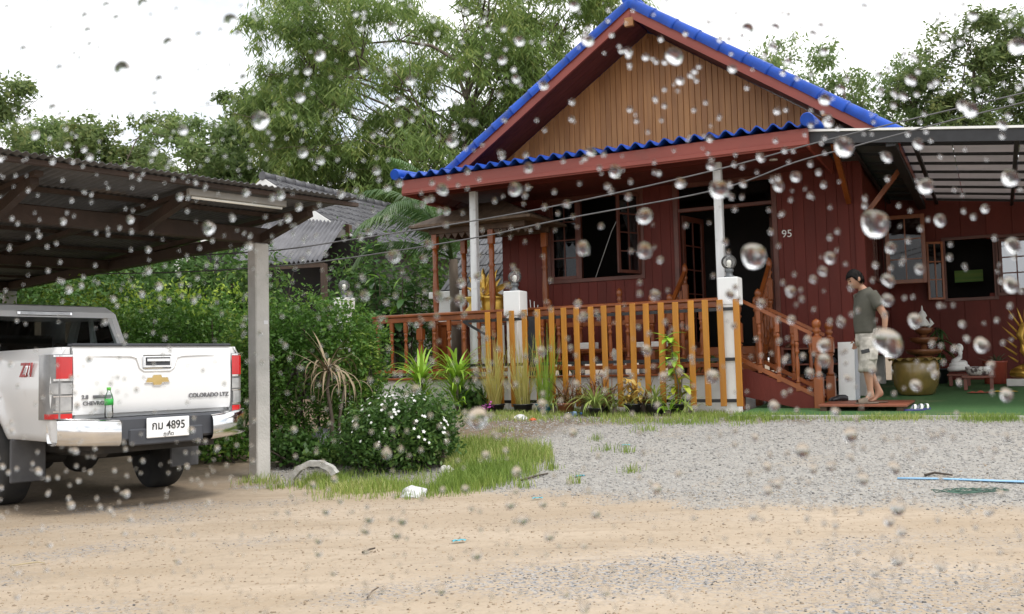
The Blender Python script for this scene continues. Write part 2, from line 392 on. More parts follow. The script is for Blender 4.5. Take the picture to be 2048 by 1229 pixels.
# ------------------------------------------------------------------ ground
def ground_material():
    mt = bpy.data.materials.new('sandy ground'); mt.use_nodes = True
    N, L = mt.node_tree.nodes, mt.node_tree.links; b = N['Principled BSDF']; b.inputs['Roughness'].default_value = .85; b.inputs['Specular IOR Level'].default_value = .25
    t = N.new('ShaderNodeTexCoord')
    def noise(sc, det=6, st=None):
        n = N.new('ShaderNodeTexNoise'); n.inputs['Scale'].default_value = sc; n.inputs['Detail'].default_value = det
        if st:
            q = N.new('ShaderNodeMapping'); q.inputs['Scale'].default_value = st; q.inputs['Rotation'].default_value = (0, 0, R(12)); L.new(t.outputs['Object'], q.inputs[0]); L.new(q.outputs[0], n.inputs[0])
        else: L.new(t.outputs['Object'], n.inputs[0])
        return n.outputs[0]
    def ramp(src, a, b_, ca, cb):
        r_ = N.new('ShaderNodeValToRGB'); r_.color_ramp.elements[0].position = a; r_.color_ramp.elements[1].position = b_
        r_.color_ramp.elements[0].color = (*ca, 1); r_.color_ramp.elements[1].color = (*cb, 1); L.new(src, r_.inputs[0]); return r_.outputs[0]
    def mix(f, a, c):
        x = N.new('ShaderNodeMix'); x.data_type = 'RGBA'
        L.new(f, x.inputs[0]) if not isinstance(f, float) else setattr(x.inputs[0], 'default_value', f)
        L.new(a, x.inputs[6]); L.new(c, x.inputs[7]); return x.outputs[2]
    def attr(nm): a = N.new('ShaderNodeAttribute'); a.attribute_name = nm; return a.outputs['Fac']
    B = lambda x: ramp(x, 0, 1, (0, 0, 0), (1, 1, 1))
    sand = ramp(noise(1.1, 9, (.5, 1.6, 1)), .33, .68, (.36, .285, .205), (.45, .37, .285))
    sand = mix(ramp(noise(26, 4), .56, .70, (0, 0, 0), (.55, .55, .55)), sand, ramp(noise(60, 3), .3, .7, (.31, .24, .17), (.50, .44, .36)))
    sand = mix(ramp(noise(3.2, 8, (.4, 2.2, 1)), .57, .74, (0, 0, 0), (.8, .8, .8)), sand, ramp(noise(40, 3), .3, .7, (.26, .20, .14), (.35, .28, .205)))
    sand = mix(ramp(noise(11, 7), .50, .62, (0, 0, 0), (.5, .5, .5)), sand, ramp(noise(50, 3), .3, .7, (.27, .215, .155), (.40, .33, .25)))
    # scattered grit, washed together in streaks
    grit_zone = attr('grit')
    vo = N.new('ShaderNodeTexVoronoi'); vo.inputs['Scale'].default_value = 48; L.new(t.outputs['Object'], vo.inputs[0])
    vo2 = N.new('ShaderNodeTexVoronoi'); vo2.inputs['Scale'].default_value = 85; L.new(t.outputs['Object'], vo2.inputs[0])
    stone_c = ramp(vo.outputs['Color'], .1, .9, (.27, .26, .245), (.40, .39, .37))
    grav = mix(ramp(vo.outputs['Distance'], .30, .62, (0, 0, 0), (1, 1, 1)), stone_c, ramp(noise(9, 5), .3, .7, (.28, .265, .24), (.37, .35, .32)))
    grav = mix(ramp(noise(2.0, 8), .56, .72, (0, 0, 0), (.75, .75, .75)), grav, ramp(noise(30, 4), .3, .7, (.29, .245, .195), (.40, .355, .295)))
    c = mix(attr('gravel'), sand, grav)
    gs = ramp(vo2.outputs['Color'], .15, .8, (.13, .13, .14), (.40, .385, .37))
    gm = N.new('ShaderNodeMath'); gm.operation = 'MULTIPLY'; L.new(grit_zone, gm.inputs[0]); L.new(ramp(noise(30, 4), .46, .56, (0, 0, 0), (1, 1, 1)), gm.inputs[1])
    c = mix(gm.outputs[0], c, gs)
    c = mix(attr('soil'), c, ramp(noise(14, 6), .3, .7, (.10, .07, .045), (.21, .15, .095)))
    L.new(c, b.inputs['Base Color'])
    bp = N.new('ShaderNodeBump'); bp.inputs['Strength'].default_value = .55; bp.inputs['Distance'].default_value = .025
    ad = N.new('ShaderNodeMath'); ad.operation = 'MULTIPLY_ADD'; L.new(noise(38, 5), ad.inputs[0]); ad.inputs[1].default_value = .6; L.new(noise(9, 6), ad.inputs[2])
    L.new(ad.outputs[0], bp.inputs['Height']); L.new(bp.outputs[0], b.inputs['Normal'])
    return mt
def axis(a, b, st, lo, hi):
    x = list(np.arange(a, b, st)); g = st; q = b
    while q < hi: x.append(q); g *= 1.35; q += g
    g = st; q = a - g
    while q > lo: x.insert(0, q); g *= 1.35; q -= g
    return np.array(x)
gx, gy = axis(-8, 9, .075, -600, 600), axis(2.5, 17, .075, -300, 900)
GX, GY = np.meshgrid(gx, gy, indexing='ij')
QX, QY = GX - HO.x, GY - HO.y
S_, W_ = QX * HU.x + QY * HU.y, QX * HV.x + QY * HV.y
def sstep(a, b, x): t_ = np.clip((x - a) / (b - a), 0, 1); return t_ * t_ * (3 - 2 * t_)
def vnoise(x, y, k, seed):
    r = np.random.default_rng(seed); o = np.zeros_like(x)
    for i in range(7):
        a = r.random() * 6.28; f = k * (.6 + .9 * r.random()); o += np.sin(x * math.cos(a) * f + y * math.sin(a) * f + r.random() * 6.28)
    return o / 7
def gravel_mask(S, Wd):
    nn = vnoise(S, Wd, 2.2, 3) * 1.1 + vnoise(S, Wd, 7, 4) * .5
    return sstep(-5.5, -4.5, Wd + nn * .8) * (1 - sstep(-.9, -.3, Wd + nn * .3)) * sstep(-5.2, -4.2, S + nn * .4) * (1 - .75 * sstep(.15, .5, vnoise(S, Wd, 1.1, 21) - .22 * sstep(-2, 0, S)))
def grit_mask(X, Y, S, Wd):
    n_ = vnoise(X, Y * 1.6, 1.7, 8) + .5 * vnoise(X, Y, 5, 9)
    return sstep(.02, .5, n_) * (1 - sstep(-6.6, -5.6, Wd)) * .9 + .85 * np.exp(-(((X - 1.75) / 1.5) ** 2 + ((Y - 5.0 + .25 * (X - 1.75)) / .55) ** 2))
GZ = .42 * sstep(-5.2, -.6, W_)
GZ = GZ + .018 * vnoise(GX, GY, 1.2, 5) + .009 * vnoise(GX, GY * 2.2, 4, 6) + .005 * vnoise(GX, GY, 11, 7)
far = sstep(17, 40, np.hypot(GX, GY))
GZ = GZ * (1 - far) + .3 * far
nx_, ny_ = GX.shape
idx = np.arange(nx_ * ny_).reshape(nx_, ny_)
FQ = np.stack([idx[:-1, :-1], idx[1:, :-1], idx[1:, 1:], idx[:-1, 1:]], -1).reshape(-1, 4)
gme = raw_mesh('ground', np.stack([GX, GY, GZ], -1).reshape(-1, 3), FQ, ground_material(), 4, True)
soil = sstep(-1.6, -2.9, GX) * 0
soil = .85 * sstep(.15, .75, sstep(-4.3, -3.4, W_ + .5 * vnoise(GX, GY, 2.4, 12)) * sstep(-1.2, -2.6, S_ + .4 * vnoise(GX, GY, 3, 13)) + sstep(-1.7, -.9, W_ + .25 * vnoise(GX, GY, 3, 14)) * (S_ < 1.2))
soil = np.maximum(soil, .6 * sstep(-2.3, -3.6, GX + .5 * vnoise(GX, GY, 2.3, 25)) * sstep(7.6, 8.8, GY + .4 * vnoise(GX, GY, 3, 26)))
soil = np.maximum(soil, .65 * sstep(-3.6, -5.2, GX + .6 * vnoise(GX, GY, 2, 15)) * sstep(8.2, 9.6, GY + .5 * vnoise(GX, GY, 3, 16)))
soil = np.maximum(soil, sstep(15, 25, np.hypot(GX, GY)) * .8)
for nm, arr in (('gravel', gravel_mask(S_, W_)), ('grit', np.clip(grit_mask(GX, GY, S_, W_), 0, 1)), ('soil', np.clip(soil, 0, 1))):
    at = gme.attributes.new(nm, 'FLOAT', 'POINT'); at.data.foreach_set('value', arr.ravel().astype(np.float32))
ground = tag(ob('ground', gme), kind='structure')
# --- lawn carpet in front of the wing, with its low kerb
m_turf = M('green turf carpet', (.035, .115, .030), (.060, .150, .040), 30, .9, .6, 160, dirt=((.14, .17, .07), 1.2, .58))
LZ = lambda w: .455 + .04 * max(0, w)
mb = MB()
ws = [-.75, -.3, .5, 1.5, 3, 4.5, 6.2]
for i in range(len(ws) - 1):
    mb.add([W(.12, ws[i], LZ(ws[i])), W(7.5, ws[i] , LZ(ws[i])), W(7.5, ws[i + 1], LZ(ws[i + 1])), W(.12, ws[i + 1], LZ(ws[i + 1]))], [(0, 1, 2, 3)])
tag(mb.build('lawn', m_turf), kind='structure')
mb = MB()
for k in range(5):
    a, b_ = .12 + k * 1.5, .12 + k * 1.5 + 1.488
    o = [W(a, -.88), W(b_, -.88), W(b_, -.75), W(a, -.75)]
    mb.hexa([p + Vector((0, 0, .30)) for p in o] + [p + Vector((0, 0, .452)) for p in o])
kb = tag(mb.build('kerb', m_conc), kind='structure')

# ------------------------------------------------------------------ gravel and grit as real stones
def stones(name, label, P, size, mat, seed):
    r = np.random.default_rng(seed); n = len(P)
    base = np.array([[-1, -1, -.6], [1, -1, -.6], [1, 1, -.6], [-1, 1, -.6], [-.7, -.6, .6], [.6, -.7, .6], [.7, .6, .6], [-.6, .7, .6]], float)
    V = base[None] * (1 + .35 * r.normal(size=(n, 8, 3))) * (size * (.5 + r.random((n, 1, 1)) ** 2 * 1.3)) * .5 * (np.array([1, 1, .75]) * (1 + .3 * r.normal(size=(n, 1, 3))))
    a = r.random(n) * 6.28; ca, sa = np.cos(a)[:, None], np.sin(a)[:, None]
    X = V[..., 0] * ca - V[..., 1] * sa; Y = V[..., 0] * sa + V[..., 1] * ca; V[..., 0], V[..., 1] = X, Y
    V += P[:, None, :]
    f = np.array([(0, 3, 2, 1), (4, 5, 6, 7), (0, 1, 5, 4), (1, 2, 6, 5), (2, 3, 7, 6), (3, 0, 4, 7)])
    Fq = (np.arange(n)[:, None, None] * 8 + f[None]).reshape(-1, 4)
    return tag(ob(name, raw_mesh(name, V.reshape(-1, 3), Fq, mat, 4)), label, 'gravel', kind='stuff')
def gheight(X, Y):
    S = (X - HO.x) * HU.x + (Y - HO.y) * HU.y; Wd = (X - HO.x) * HV.x + (Y - HO.y) * HV.y
    return .42 * sstep(-5.2, -.6, Wd) + .018 * vnoise(X, Y, 1.2, 5) + .009 * vnoise(X, Y * 2.2, 4, 6) + .005 * vnoise(X, Y, 11, 7), S, Wd
m_stone = M('pale crushed stone', (.37, .36, .345), (.29, .28, .268), 20, .85, island=.28)
m_stoned = M('dark grit', (.20, .195, .185), (.13, .125, .12), 20, .85, island=.5)
m_stones = M('sand coloured crumbs', (.35, .275, .195), (.27, .205, .14), 20, .9, island=.35)
X = rng.uniform(-3, 8.5, 90000); Y = rng.uniform(6.5, 14, 90000); Z, S, Wd = gheight(X, Y)
k = rng.random(90000) < gravel_mask(S, Wd) * .95
stones('gravel', 'pale grey crushed gravel spread before the house', np.stack([X, Y, Z + .002], -1)[k], .0135, m_stone, 1)
k = rng.random(90000) < gravel_mask(S, Wd) * .07
stones('dark_grit', 'dark chips scattered among the pale gravel', np.stack([X, Y, Z + .003], -1)[k], .012, m_stoned, 2)
X = rng.uniform(-4.2, 4.2, 42000); Y = 3.6 + 5 * rng.random(42000) ** 1.3; Z, S, Wd = gheight(X, Y)
g_ = np.clip(grit_mask(X, Y, S, Wd), 0, 1)
k = rng.random(42000) < g_ * .62
stones('dark_grit', 'dark grit washed into streaks on the sandy yard', np.stack([X, Y, Z + .001], -1)[k], .0075, m_stoned, 3)
k = rng.random(42000) < .30 * (1 - g_)
stones('sand_crumbs', 'sandy crumbs lying loose on the yard', np.stack([X, Y, Z + .001], -1)[k], .009, m_stones, 4)

# ------------------------------------------------------------------ grass
def grass(name, label, P, h, wd, mat, seed, lean=.5):
    r = np.random.default_rng(seed); n = len(P); a = r.random(n) * 6.28; L = h * (.45 + .9 * r.random(n)); le = lean * L * (.2 + r.random(n)); b_ = a + 1.57 + r.normal(size=n) * .8
    d = np.stack([np.cos(a), np.sin(a), 0 * a], -1) * (wd * .5); e = np.stack([np.cos(b_), np.sin(b_), 0 * b_], -1)
    V = np.empty((n, 5, 3)); V[:, 0] = P - d; V[:, 1] = P + d
    m1 = P + e * (le * .3)[:, None] + np.array([0, 0, 1]) * (L * .6)[:, None]
    V[:, 2] = m1 + d * .7; V[:, 3] = m1 - d * .7; V[:, 4] = P + e * le[:, None] + np.array([0, 0, 1]) * (L * .95)[:, None]
    i = np.arange(n)[:, None] * 5
    T = np.concatenate([i + [0, 1, 2], i + [0, 2, 3], i + [3, 2, 4]])
    return tag(ob(name, raw_mesh(name, V.reshape(-1, 3), T, mat, 3)), label, 'grass', kind='stuff')
lm_grass = leaf_mat('yard grass', (.14, .24, .040), (.27, .36, .075), (.58, .55, .24), .3)
def in_poly(x, y, poly):
    c = np.zeros(len(x), bool); n = len(poly)
    for i in range(n):
        x0, y0 = poly[i]; x1, y1 = poly[(i + 1) % n]
        k = ((y0 > y) != (y1 > y)) & (x < (x1 - x0) * (y - y0) / (y1 - y0 + 1e-12) + x0); c ^= k
    return c
def scatter(px_poly, n, seed, soft=.12):
    r = np.random.default_rng(seed); pg = [at_g(*q) for q in px_poly]; pg = [(p.x, p.y) for p in pg]
    xs, ys = [p[0] for p in pg], [p[1] for p in pg]
    x = r.uniform(min(xs), max(xs), n * 4); y = r.uniform(min(ys), max(ys), n * 4)
    k = in_poly(x + r.normal(size=n * 4) * soft, y + r.normal(size=n * 4) * soft, pg); x, y = x[k][:n], y[k][:n]
    z, S, Wd = gheight(x, y); return np.stack([x, y, z - .004], -1), x, y
P, x, y = scatter([(905, 880), (1020, 890), (1105, 905), (1080, 935), (1020, 962), (950, 985), (880, 975), (890, 930)], 11000, 1)
k = rng.random(len(P)) < .35 + .65 * (vnoise(x, y, 5, 2) > -.12)
grass('grass', 'tall bright grass beside the white flowered bush', P[k], .125, .007, lm_grass, 1)
P, x, y = scatter([(600, 955), (760, 945), (900, 955), (960, 985), (800, 1000), (650, 1004)], 6500, 2)
k = rng.random(len(P)) < .25 + .75 * (vnoise(x, y, 6, 3) > .0)
grass('grass', 'low weedy grass along the sandy edge', P[k], .09, .007, lm_grass, 2)
P, x, y = scatter([(915, 815), (1200, 815), (1500, 830), (1620, 835), (1500, 852), (1300, 848), (1100, 842), (925, 848)], 17000, 3)
k = rng.random(len(P)) < .25 + .75 * (vnoise(x, y, 5, 4) > -.1)
grass('grass', 'short grass strip between potted plants and gravel', P[k], .075, .008, lm_grass, 3)
n = 9000; s = rng.uniform(.1, 6.5, n); w = -.98 + rng.normal(size=n) * .12; z = np.array([gz_sw(0, q) for q in w]); p = np.array(HO)[None] + s[:, None] * np.array(HU) + w[:, None] * np.array(HV); p[:, 2] = z
k = rng.random(n) < .2 + .8 * (vnoise(s, w, 5, 6) > -.05)
grass('grass', 'rough grass growing along the lawn kerb', p[k], .075, .007, lm_grass, 4)
pts = []
for (px, py, n, sp) in [(1105, 940, 60, .05), (1265, 946, 45, .05), (1150, 968, 40, .04), (1255, 905, 40, .05), (1210, 900, 35, .05), (1045, 975, 50, .06), (520, 965, 150, .12), (1290, 862, 60, .08), (1190, 880, 30, .05), (560, 975, 60, .1), (1005, 865, 60, .08)]:
    c = at_g(px, py); q = rng.normal(size=(n, 2)) * sp; pts.append(np.stack([c.x + q[:, 0], c.y + q[:, 1], gheight(c.x + q[:, 0], c.y + q[:, 1])[0]], -1))
grass('grass', 'loose grass tufts sprouting through gravel and sand', np.concatenate(pts), .09, .008, lm_grass, 5)
# ------------------------------------------------------------------ the wooden house
RZ = -HANG
house = thing('wooden_house', 'maroon wooden house with blue tiled gable roof and open front porch', 'house', HO, RZ)
SA, ZA, K = -1.65, 6.80, .675                   # ridge position, height and roof slope
def ztop(s): return ZA - K * abs(s - SA)
S0, S1, WF, WG, WV, WB = -4.75, 1.40, 2.40, 1.75, .90, 9.5
FL = 1.36
def boards(parent, name, a0, a1, z0, z1, bw, mk, openings, mat, cov=.006):
    """vertical boards between a0 and a1; mk(a0,a1,z0,z1) gives a box; openings (a0,a1,z0,z1) are left free"""
    n = round((a1 - a0) / bw); st = (a1 - a0) / n
    for i in range(n):
        b0, b1 = a0 + i * st + cov / 2, a0 + (i + 1) * st - cov / 2; segs = [(z0, z1)]
        for (o0, o1, q0, q1) in openings:
            if o0 < (b0 + b1) / 2 < o1:
                segs = [t_ for s_ in segs for t_ in ((s_[0], min(s_[1], q0)), (max(s_[0], q1), s_[1])) if t_[1] - t_[0] > .02]
        for (q0, q1) in segs: mk(b0, b1, q0, q1).build(name, mat, parent)
WIN = (-3.78, -2.12, 2.62, 4.0); DOOR = (-1.45, .08, FL, 4.0)
# wall panels with the openings, boards as their children
fw = MB()
for (a, b, c, d) in [(S0, WIN[0], FL, 4.45), (WIN[0], WIN[1], FL, WIN[2]), (WIN[0], WIN[1], WIN[3], 4.45), (WIN[1], DOOR[0], FL, 4.45), (DOOR[0], DOOR[1], DOOR[3], 4.45), (DOOR[1], S1, FL, 4.45)]:
    fw.box(a, b, WF, WF + .06, c, d)
fw = fw.build('front_wall', m_maroon, house)
boards(fw, 'board', S0, S1, FL - .02, 4.45, .165, lambda a, b, c, d: MB().box(a, b, WF - .022, WF - .001, c, d, .003), [WIN, DOOR], m_maroon, .003)
SWIN = (3.7, 5.3, 2.45, 3.6)
sw_ = MB()
for (a, b, c, d) in [(WF + .06, SWIN[0], FL, 4.45), (SWIN[0], SWIN[1], FL, SWIN[2]), (SWIN[0], SWIN[1], SWIN[3], 4.45), (SWIN[1], 6.0, FL, 4.45)]:
    sw_.box(S1 - .06, S1 - .001, a, b, c, d)
sw_ = sw_.build('side_wall', m_maroon, house)
boards(sw_, 'board', WF - .02, 6.0, FL - .02, 4.45, .18, lambda a, b, c, d: MB().box(S1 + .001, S1 + .022, a, b, c, d, .005), [SWIN], m_maroon)
MB().box(S0, S0 + .06, WF + .06, WB, FL, 4.45).box(S0, S1, WB - .06, WB, FL, 4.45).build('rear_wall', m_maroon, house)
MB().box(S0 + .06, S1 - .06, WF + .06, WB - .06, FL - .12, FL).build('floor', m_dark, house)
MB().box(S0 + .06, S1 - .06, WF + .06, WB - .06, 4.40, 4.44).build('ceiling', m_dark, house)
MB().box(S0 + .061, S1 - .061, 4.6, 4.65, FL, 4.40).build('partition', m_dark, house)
MB().box(S0 - .02, S1 + .02, WF - .03, WF + .1, FL - .19, FL - .021, .008).build('sill_beam', m_maroon, house)
MB().box(S1 - .1, S1 + .02, WF + .11, 6.0, FL - .19, FL - .021, .008).build('sill_beam', m_maroon, house)
for s in (S0 + .15, -2.2, .15, S1 - .12):
    for w in (WF + .15, 5.2): MB().box(s - .08, s + .08, w, w + .16, .30, FL - .12, .01).build('stilt', m_conc, house)
MB().box(S1 - .09, S1 + .05, WF - .06, WF + .05, FL, 4.4, .008).build('corner_post', m_maroon, house)
# gable: each board its own piece, cut along the slope
gb = MB(); gb.prism([(S0 + .1, 4.40), (S1 - .1, 4.40), (S1 - .1, ztop(S1) - .36), (SA, ZA - .36), (S0 + .1, ztop(S0) - .36)], 'y', WG + .03, WG + .07)
gb = gb.build('gable_wall', m_gable, house)
n = 66; st = (S1 + .05 - (S0 - .05)) / n
for i in range(n):
    a, b = S0 - .05 + i * st + .0018, S0 - .05 + (i + 1) * st - .0018; za, zb = ztop(a) - .30, ztop(b) - .30
    o = MB(); y0, y1 = WG, WG + .028 + .003 * random.random(); pr = WG + .006
    o.add([(a, pr, 4.42), (b, pr, 4.42), (b, pr, zb), (a, pr, za), (a + .005, y0, 4.42), (b - .005, y0, 4.42), (b - .005, y0, zb), (a + .005, y0, za), (a, y1, 4.42), (b, y1, 4.42), (b, y1, zb), (a, y1, za)],
          [(4, 5, 6, 7), (0, 4, 7, 3), (5, 1, 2, 6), (0, 3, 11, 8), (1, 9, 10, 2), (3, 7, 6, 2, 10, 11), (0, 8, 9, 1, 5, 4)])
    o.build('board', m_gable, gb)
MB().box(SA - .05, SA + .02, WG - .014, WG - .001, 4.45, ZA - .4, .004).build('batten', m_gable, gb)
# main roof: two slabs of corrugated tile, soffit boards, barge boards, verge tiles
E_ = 2.12 - SA                                   # half width at the eaves
cth = 1 / math.sqrt(1 + K * K); sth = K * cth
for sg in (-1, 1):
    def P(d, w, up): return (SA + sg * d, w, ZA - K * d + up)
    rf = MB(); nw = 40
    def fn(u_, v_): w = WV + .1 + (WB + .5 - WV - .1) * v_; return P(u_ * E_, w, -.10 + .03 * math.cos(v_ * 2 * math.pi * nw))
    rf.grid(fn, 1, nw * 6).hexa([P(0, WV, -.24), P(E_, WV, -.24), P(E_, WB + .5, -.24), P(0, WB + .5, -.24), P(0, WV, -.15), P(E_, WV, -.15), P(E_, WB + .5, -.15), P(0, WB + .5, -.15)])
    rf = rf.build('roof', m_blue, house)
    # soffit planks under the overhang, running down the slope
    for i in range(6):
        w0 = WV + .02 + i * (WG - WV) / 6; w1 = w0 + (WG - WV) / 6 - .008
        MB().hexa([P(.02, w0, -.285), P(E_, w0, -.285), P(E_, w1, -.285), P(.02, w1, -.285), P(.02, w0, -.245), P(E_, w0, -.245), P(E_, w1, -.245), P(.02, w1, -.245)]).build('soffit_board', m_soffit, rf)
    for i in range(10):
        d0 = (S1 - SA) + .03 + i * .068
        if d0 + .06 > E_: break
        MB().hexa([P(d0, WG + .05, -.285), P(d0 + .062, WG + .05, -.285), P(d0 + .062, WB, -.285), P(d0, WB, -.285), P(d0, WG + .05, -.245), P(d0 + .062, WG + .05, -.245), P(d0 + .062, WB, -.245), P(d0, WB, -.245)]).build('soffit_board', m_soffit, rf)
    q0 = -.02 if sg < 0 else 0
    MB().hexa([P(q0, WV - .03, -.34), P(E_ - .08, WV - .03, -.34), P(E_ - .08, WV + .01, -.34), P(q0, WV + .01, -.34), P(q0, WV - .03, -.13), P(E_ - .08, WV - .03, -.13), P(E_ - .08, WV + .01, -.13), P(q0, WV + .01, -.13)]).build('barge_board', m_fascia, house)
    MB().hexa([P(E_ - .03, WV, -.34), P(E_, WV, -.34), P(E_, WB, -.34), P(E_ - .03, WB, -.34), P(E_ - .03, WV, -.16), P(E_, WV, -.16), P(E_, WB, -.16), P(E_ - .03, WB, -.16)]).build('eave_board', m_fascia, house)
    for d in (1.15, 2.3, 3.35):                  # purlin ends show under the barge boards
        MB().box(-.05, .05, WV + .02, WG + .02, -.45, -.30, .006).build('purlin', m_gable, rf, P(d - .05, 0, 0)) if d > 3 else None
    # verge tiles: overlapping half barrels
    L_ = .44; nt = 11; vt = MB(); prof = 9
    for ring, (x, rr) in enumerate([(0, .112), (.03, .112), (.031, .104), (L_ + .05, .096)]): pass
    rings = []
    for x, rr in [(-.002, .085), (0, .110), (.035, .110), (.04, .105), (L_ + .05, .097)]:
        rings.append([(x, rr * math.cos(a) * 1.0, rr * math.sin(a)) for a in [math.pi * (-.22 + 1.44 * j / prof) for j in range(prof + 1)]])
    nn = prof + 1
    vt.add([p for r_ in rings for p in r_], [(i * nn + j, i * nn + j + 1, (i + 1) * nn + j + 1, (i + 1) * nn + j) for i in range(4) for j in range(prof)], True)
    me = vt.mesh('verge_tile', m_blue)
    ang = math.atan(K)
    for i in range(nt):
        d = E_ - (i * L_ * .80) * 1.0
        d = (i + .0) * (E_ / nt)
        x, _, z = P(d + E_ / nt + .02, 0, -.115)
        o = ob('verge_tile', me, rf, (x, WV + .02, z)); o.rotation_euler = (0, -ang, math.pi) if sg > 0 else (0, -ang, 0)
        o.scale = ((E_ / nt / cth) / L_, 1, 1)
rt = MB().tube([(SA, WV - .03, ZA - .05), (SA, WB + .5, ZA - .05)], .12, 10); rt.build('ridge_tile', m_blue, house)
MB().box(SA - .09, SA + .05, WV - .036, WV + .03, ZA - .47, ZA - .33, .006).build('ridge_beam', m_gable, house)
MB().box(-5.0, -4.93, WV - .02, WG, 4.26, 4.45, .006).build('purlin', m_gable, house)
MB().box(1.12, 1.24, WV - .02, WG, 4.52, 4.66, .006).build('purlin', m_gable, house)
# porch canopy: single wave tiles side by side, fascia, ceiling
CE0, CE1 = -5.46, 1.04
per = (CE1 - CE0) / 30
tm = MB(); ns = 10
def tile_pt(t, y, dz): return (t * per, y, .045 * math.cos(2 * math.pi * t) * (1 if math.cos(2 * math.pi * t) > 0 else .8) + (y * .085) + dz)
top = [[tile_pt(i / ns * 1.04, y, .009) for i in range(ns + 1)] for y in (0, 1.0, 2.3)]; bot = [[tile_pt(i / ns * 1.04, y, -.009) for i in range(ns + 1)] for y in (0, 1.0, 2.3)]
m1 = ns + 1; vv = [p for r_ in top for p in r_] + [p for r_ in bot for p in r_]
ff = [(i * m1 + j, i * m1 + j + 1, (i + 1) * m1 + j + 1, (i + 1) * m1 + j) for i in range(2) for j in range(ns)]
ff += [tuple(3 * m1 + q for q in reversed(f)) for f in ff]; ff += [(j, 3 * m1 + j, 3 * m1 + j + 1, j + 1) for j in range(ns)]
tm.add(vv, ff, False); tme = tm.mesh('canopy_tile', m_blue)
cn = MB().box(CE0 + .05, CE1 - .03, WF - .25, WF - .03, 4.2, 4.26).build('porch_canopy', m_soffit, house)
for i in range(30): ob('canopy_tile', tme, cn, (CE0 + i * per, .06 + random.uniform(-.008, .008), 4.262 + random.uniform(-.004, .004)))
for s in (CE0 - .02, CE1 + .02):
    MB().tube([(s, .03, 4.30), (s, .05, 4.305), (s, 1.2, 4.40), (s, 2.3, 4.50)], [.085, .095, .09, .09], 12).build('verge_tile', m_blue, cn)
MB().box(CE0 + .04, CE1 - .0, .145, .175, 3.965, 4.215, .006).build('fascia', m_fascia, cn)
MB().box(CE0 + .05, CE1 - .01, .120, .143, 3.985, 4.05, .006).build('fascia_trim', m_fascia, cn)
MB().box(CE0 + .04, CE0 + .07, .176, WF - .03, 3.965, 4.215).build('fascia', m_fascia, cn)
MB().box(CE1 - .03, CE1, .176, WF - .03, 3.965, 4.215).build('fascia', m_fascia, cn)
for i in range(20):
    w0 = .18 + i * (WF - .21) / 20; MB().box(CE0 + .08, CE1 - .04, w0, w0 + (WF - .21) / 20 - .006, 4.08, 4.10).build('ceiling_board', m_soffit, cn)
MB().box(CE0 + .1, CE1 - .05, .55, .66, 3.99, 4.079).build('header_beam', m_maroon, cn)
m_lampw = M('white lamp rim', (.75, .74, .7), (.7, .69, .65), 5, .3)
for (s, w) in ((-3.6, 1.2), (-2.1, 1.3), (.35, 1.3)): MB().lathe([(.001, 4.066), (.06, 4.066), (.065, 4.08), (.06, 4.083)], (s, w, 0), 12).build('downlight', m_lampw, cn)
for w in (2.9, 3.8, 4.7):
    d = 1.75 - SA; MB().lathe([(.001, -.012), (.06, -.012), (.065, 0), (.06, .004)], (0, 0, 0), 12).build('downlight', m_lampw, house, (1.75, w, ZA - K * d - .287), (0, math.atan(K), 0))
for s, n_ in ((-4.36, 0), (-.32, 1)):
    MB().box(s - .058, s + .058, .60, .716, .97, 4.079, .012).build('porch_post', m_postwhite, house)
MB().bar((1.25, WF - .10, 3.5), (1.25, .95, 4.15), .07, .07).build('brace', m_rail, house)
MB().bar((S1 + .06, WF + .25, 3.35), (2.0, WF + .25, 4.02), .06, .07).build('brace', m_rail, house)
# front window: frame, a closed casement, an open one, curtains
def casement(parent, name, wd, ht, nx, ny, loc, rotz, mat, pane=m_pane, fr=.055, hinge_left=True):
    o = ob(name, None, parent, loc, (0, 0, rotz)) if False else None
    f = MB(); f.box(0, fr, -.02, .02, 0, ht, .004).box(wd - fr, wd, -.02, .02, 0, ht, .004).box(fr, wd - fr, -.02, .02, 0, fr, .004).box(fr, wd - fr, -.02, .02, ht - fr, ht, .004)
    f = f.build(name, mat, parent, loc, (0, 0, rotz))
    iw, ih = wd - 2 * fr, ht - 2 * fr
    g = MB()
    for i in range(1, nx): g.box(fr + iw * i / nx - .011, fr + iw * i / nx + .011, -.014, .014, fr, ht - fr)
    for j in range(1, ny): g.box(fr, wd - fr, -.013, .013, fr + ih * j / ny - .011, fr + ih * j / ny + .011)
    g.build('glazing_bar', mat, f)
    MB().box(fr - .005, wd - fr + .005, -.003, .003, fr - .005, ht - fr + .005).build('pane', pane, f)
    return f
wf = MB(); a, b, c, d = WIN
for q in ((a - .07, a, c - .07, d + .07), (b, b + .07, c - .07, d + .07), (a, b, c - .07, c), (a, b, d, d + .07)): wf.box(q[0], q[1], WF - .045, WF + .07, q[2], q[3], .005)
m_wframe = M('window frame brown', (.13, .038, .022), (.09, .026, .016), 5, .45, .1, 40, objvar=.1)
wf = wf.build('window', m_wframe, house)
MB().box(a + .53, a + .58, WF - .03, WF + .05, c, d).build('mullion', m_wframe, wf)
casement(house, 'casement', .53, d - c, 2, 4, (a, WF - .01, c), 0, m_wframe)
casement(house, 'casement', .5, d - c - .02, 2, 4, (b, WF - .05, c + .01), R(180 + 62), m_wframe)
m_curt = M('thin white curtain', (.62, .63, .60), (.52, .53, .5), 4, .9, trans=.3)
cu = MB()
def cf(u_, v_): x = b - .02 - (1 - v_) * (.42 * u_) - v_ * (.10 + .03 * u_); return (x, WF + .12 + .025 * math.sin(u_ * 16), d - .05 - v_ * .95)
cu.grid(cf, 16, 8).build('curtain', m_curt, wf)
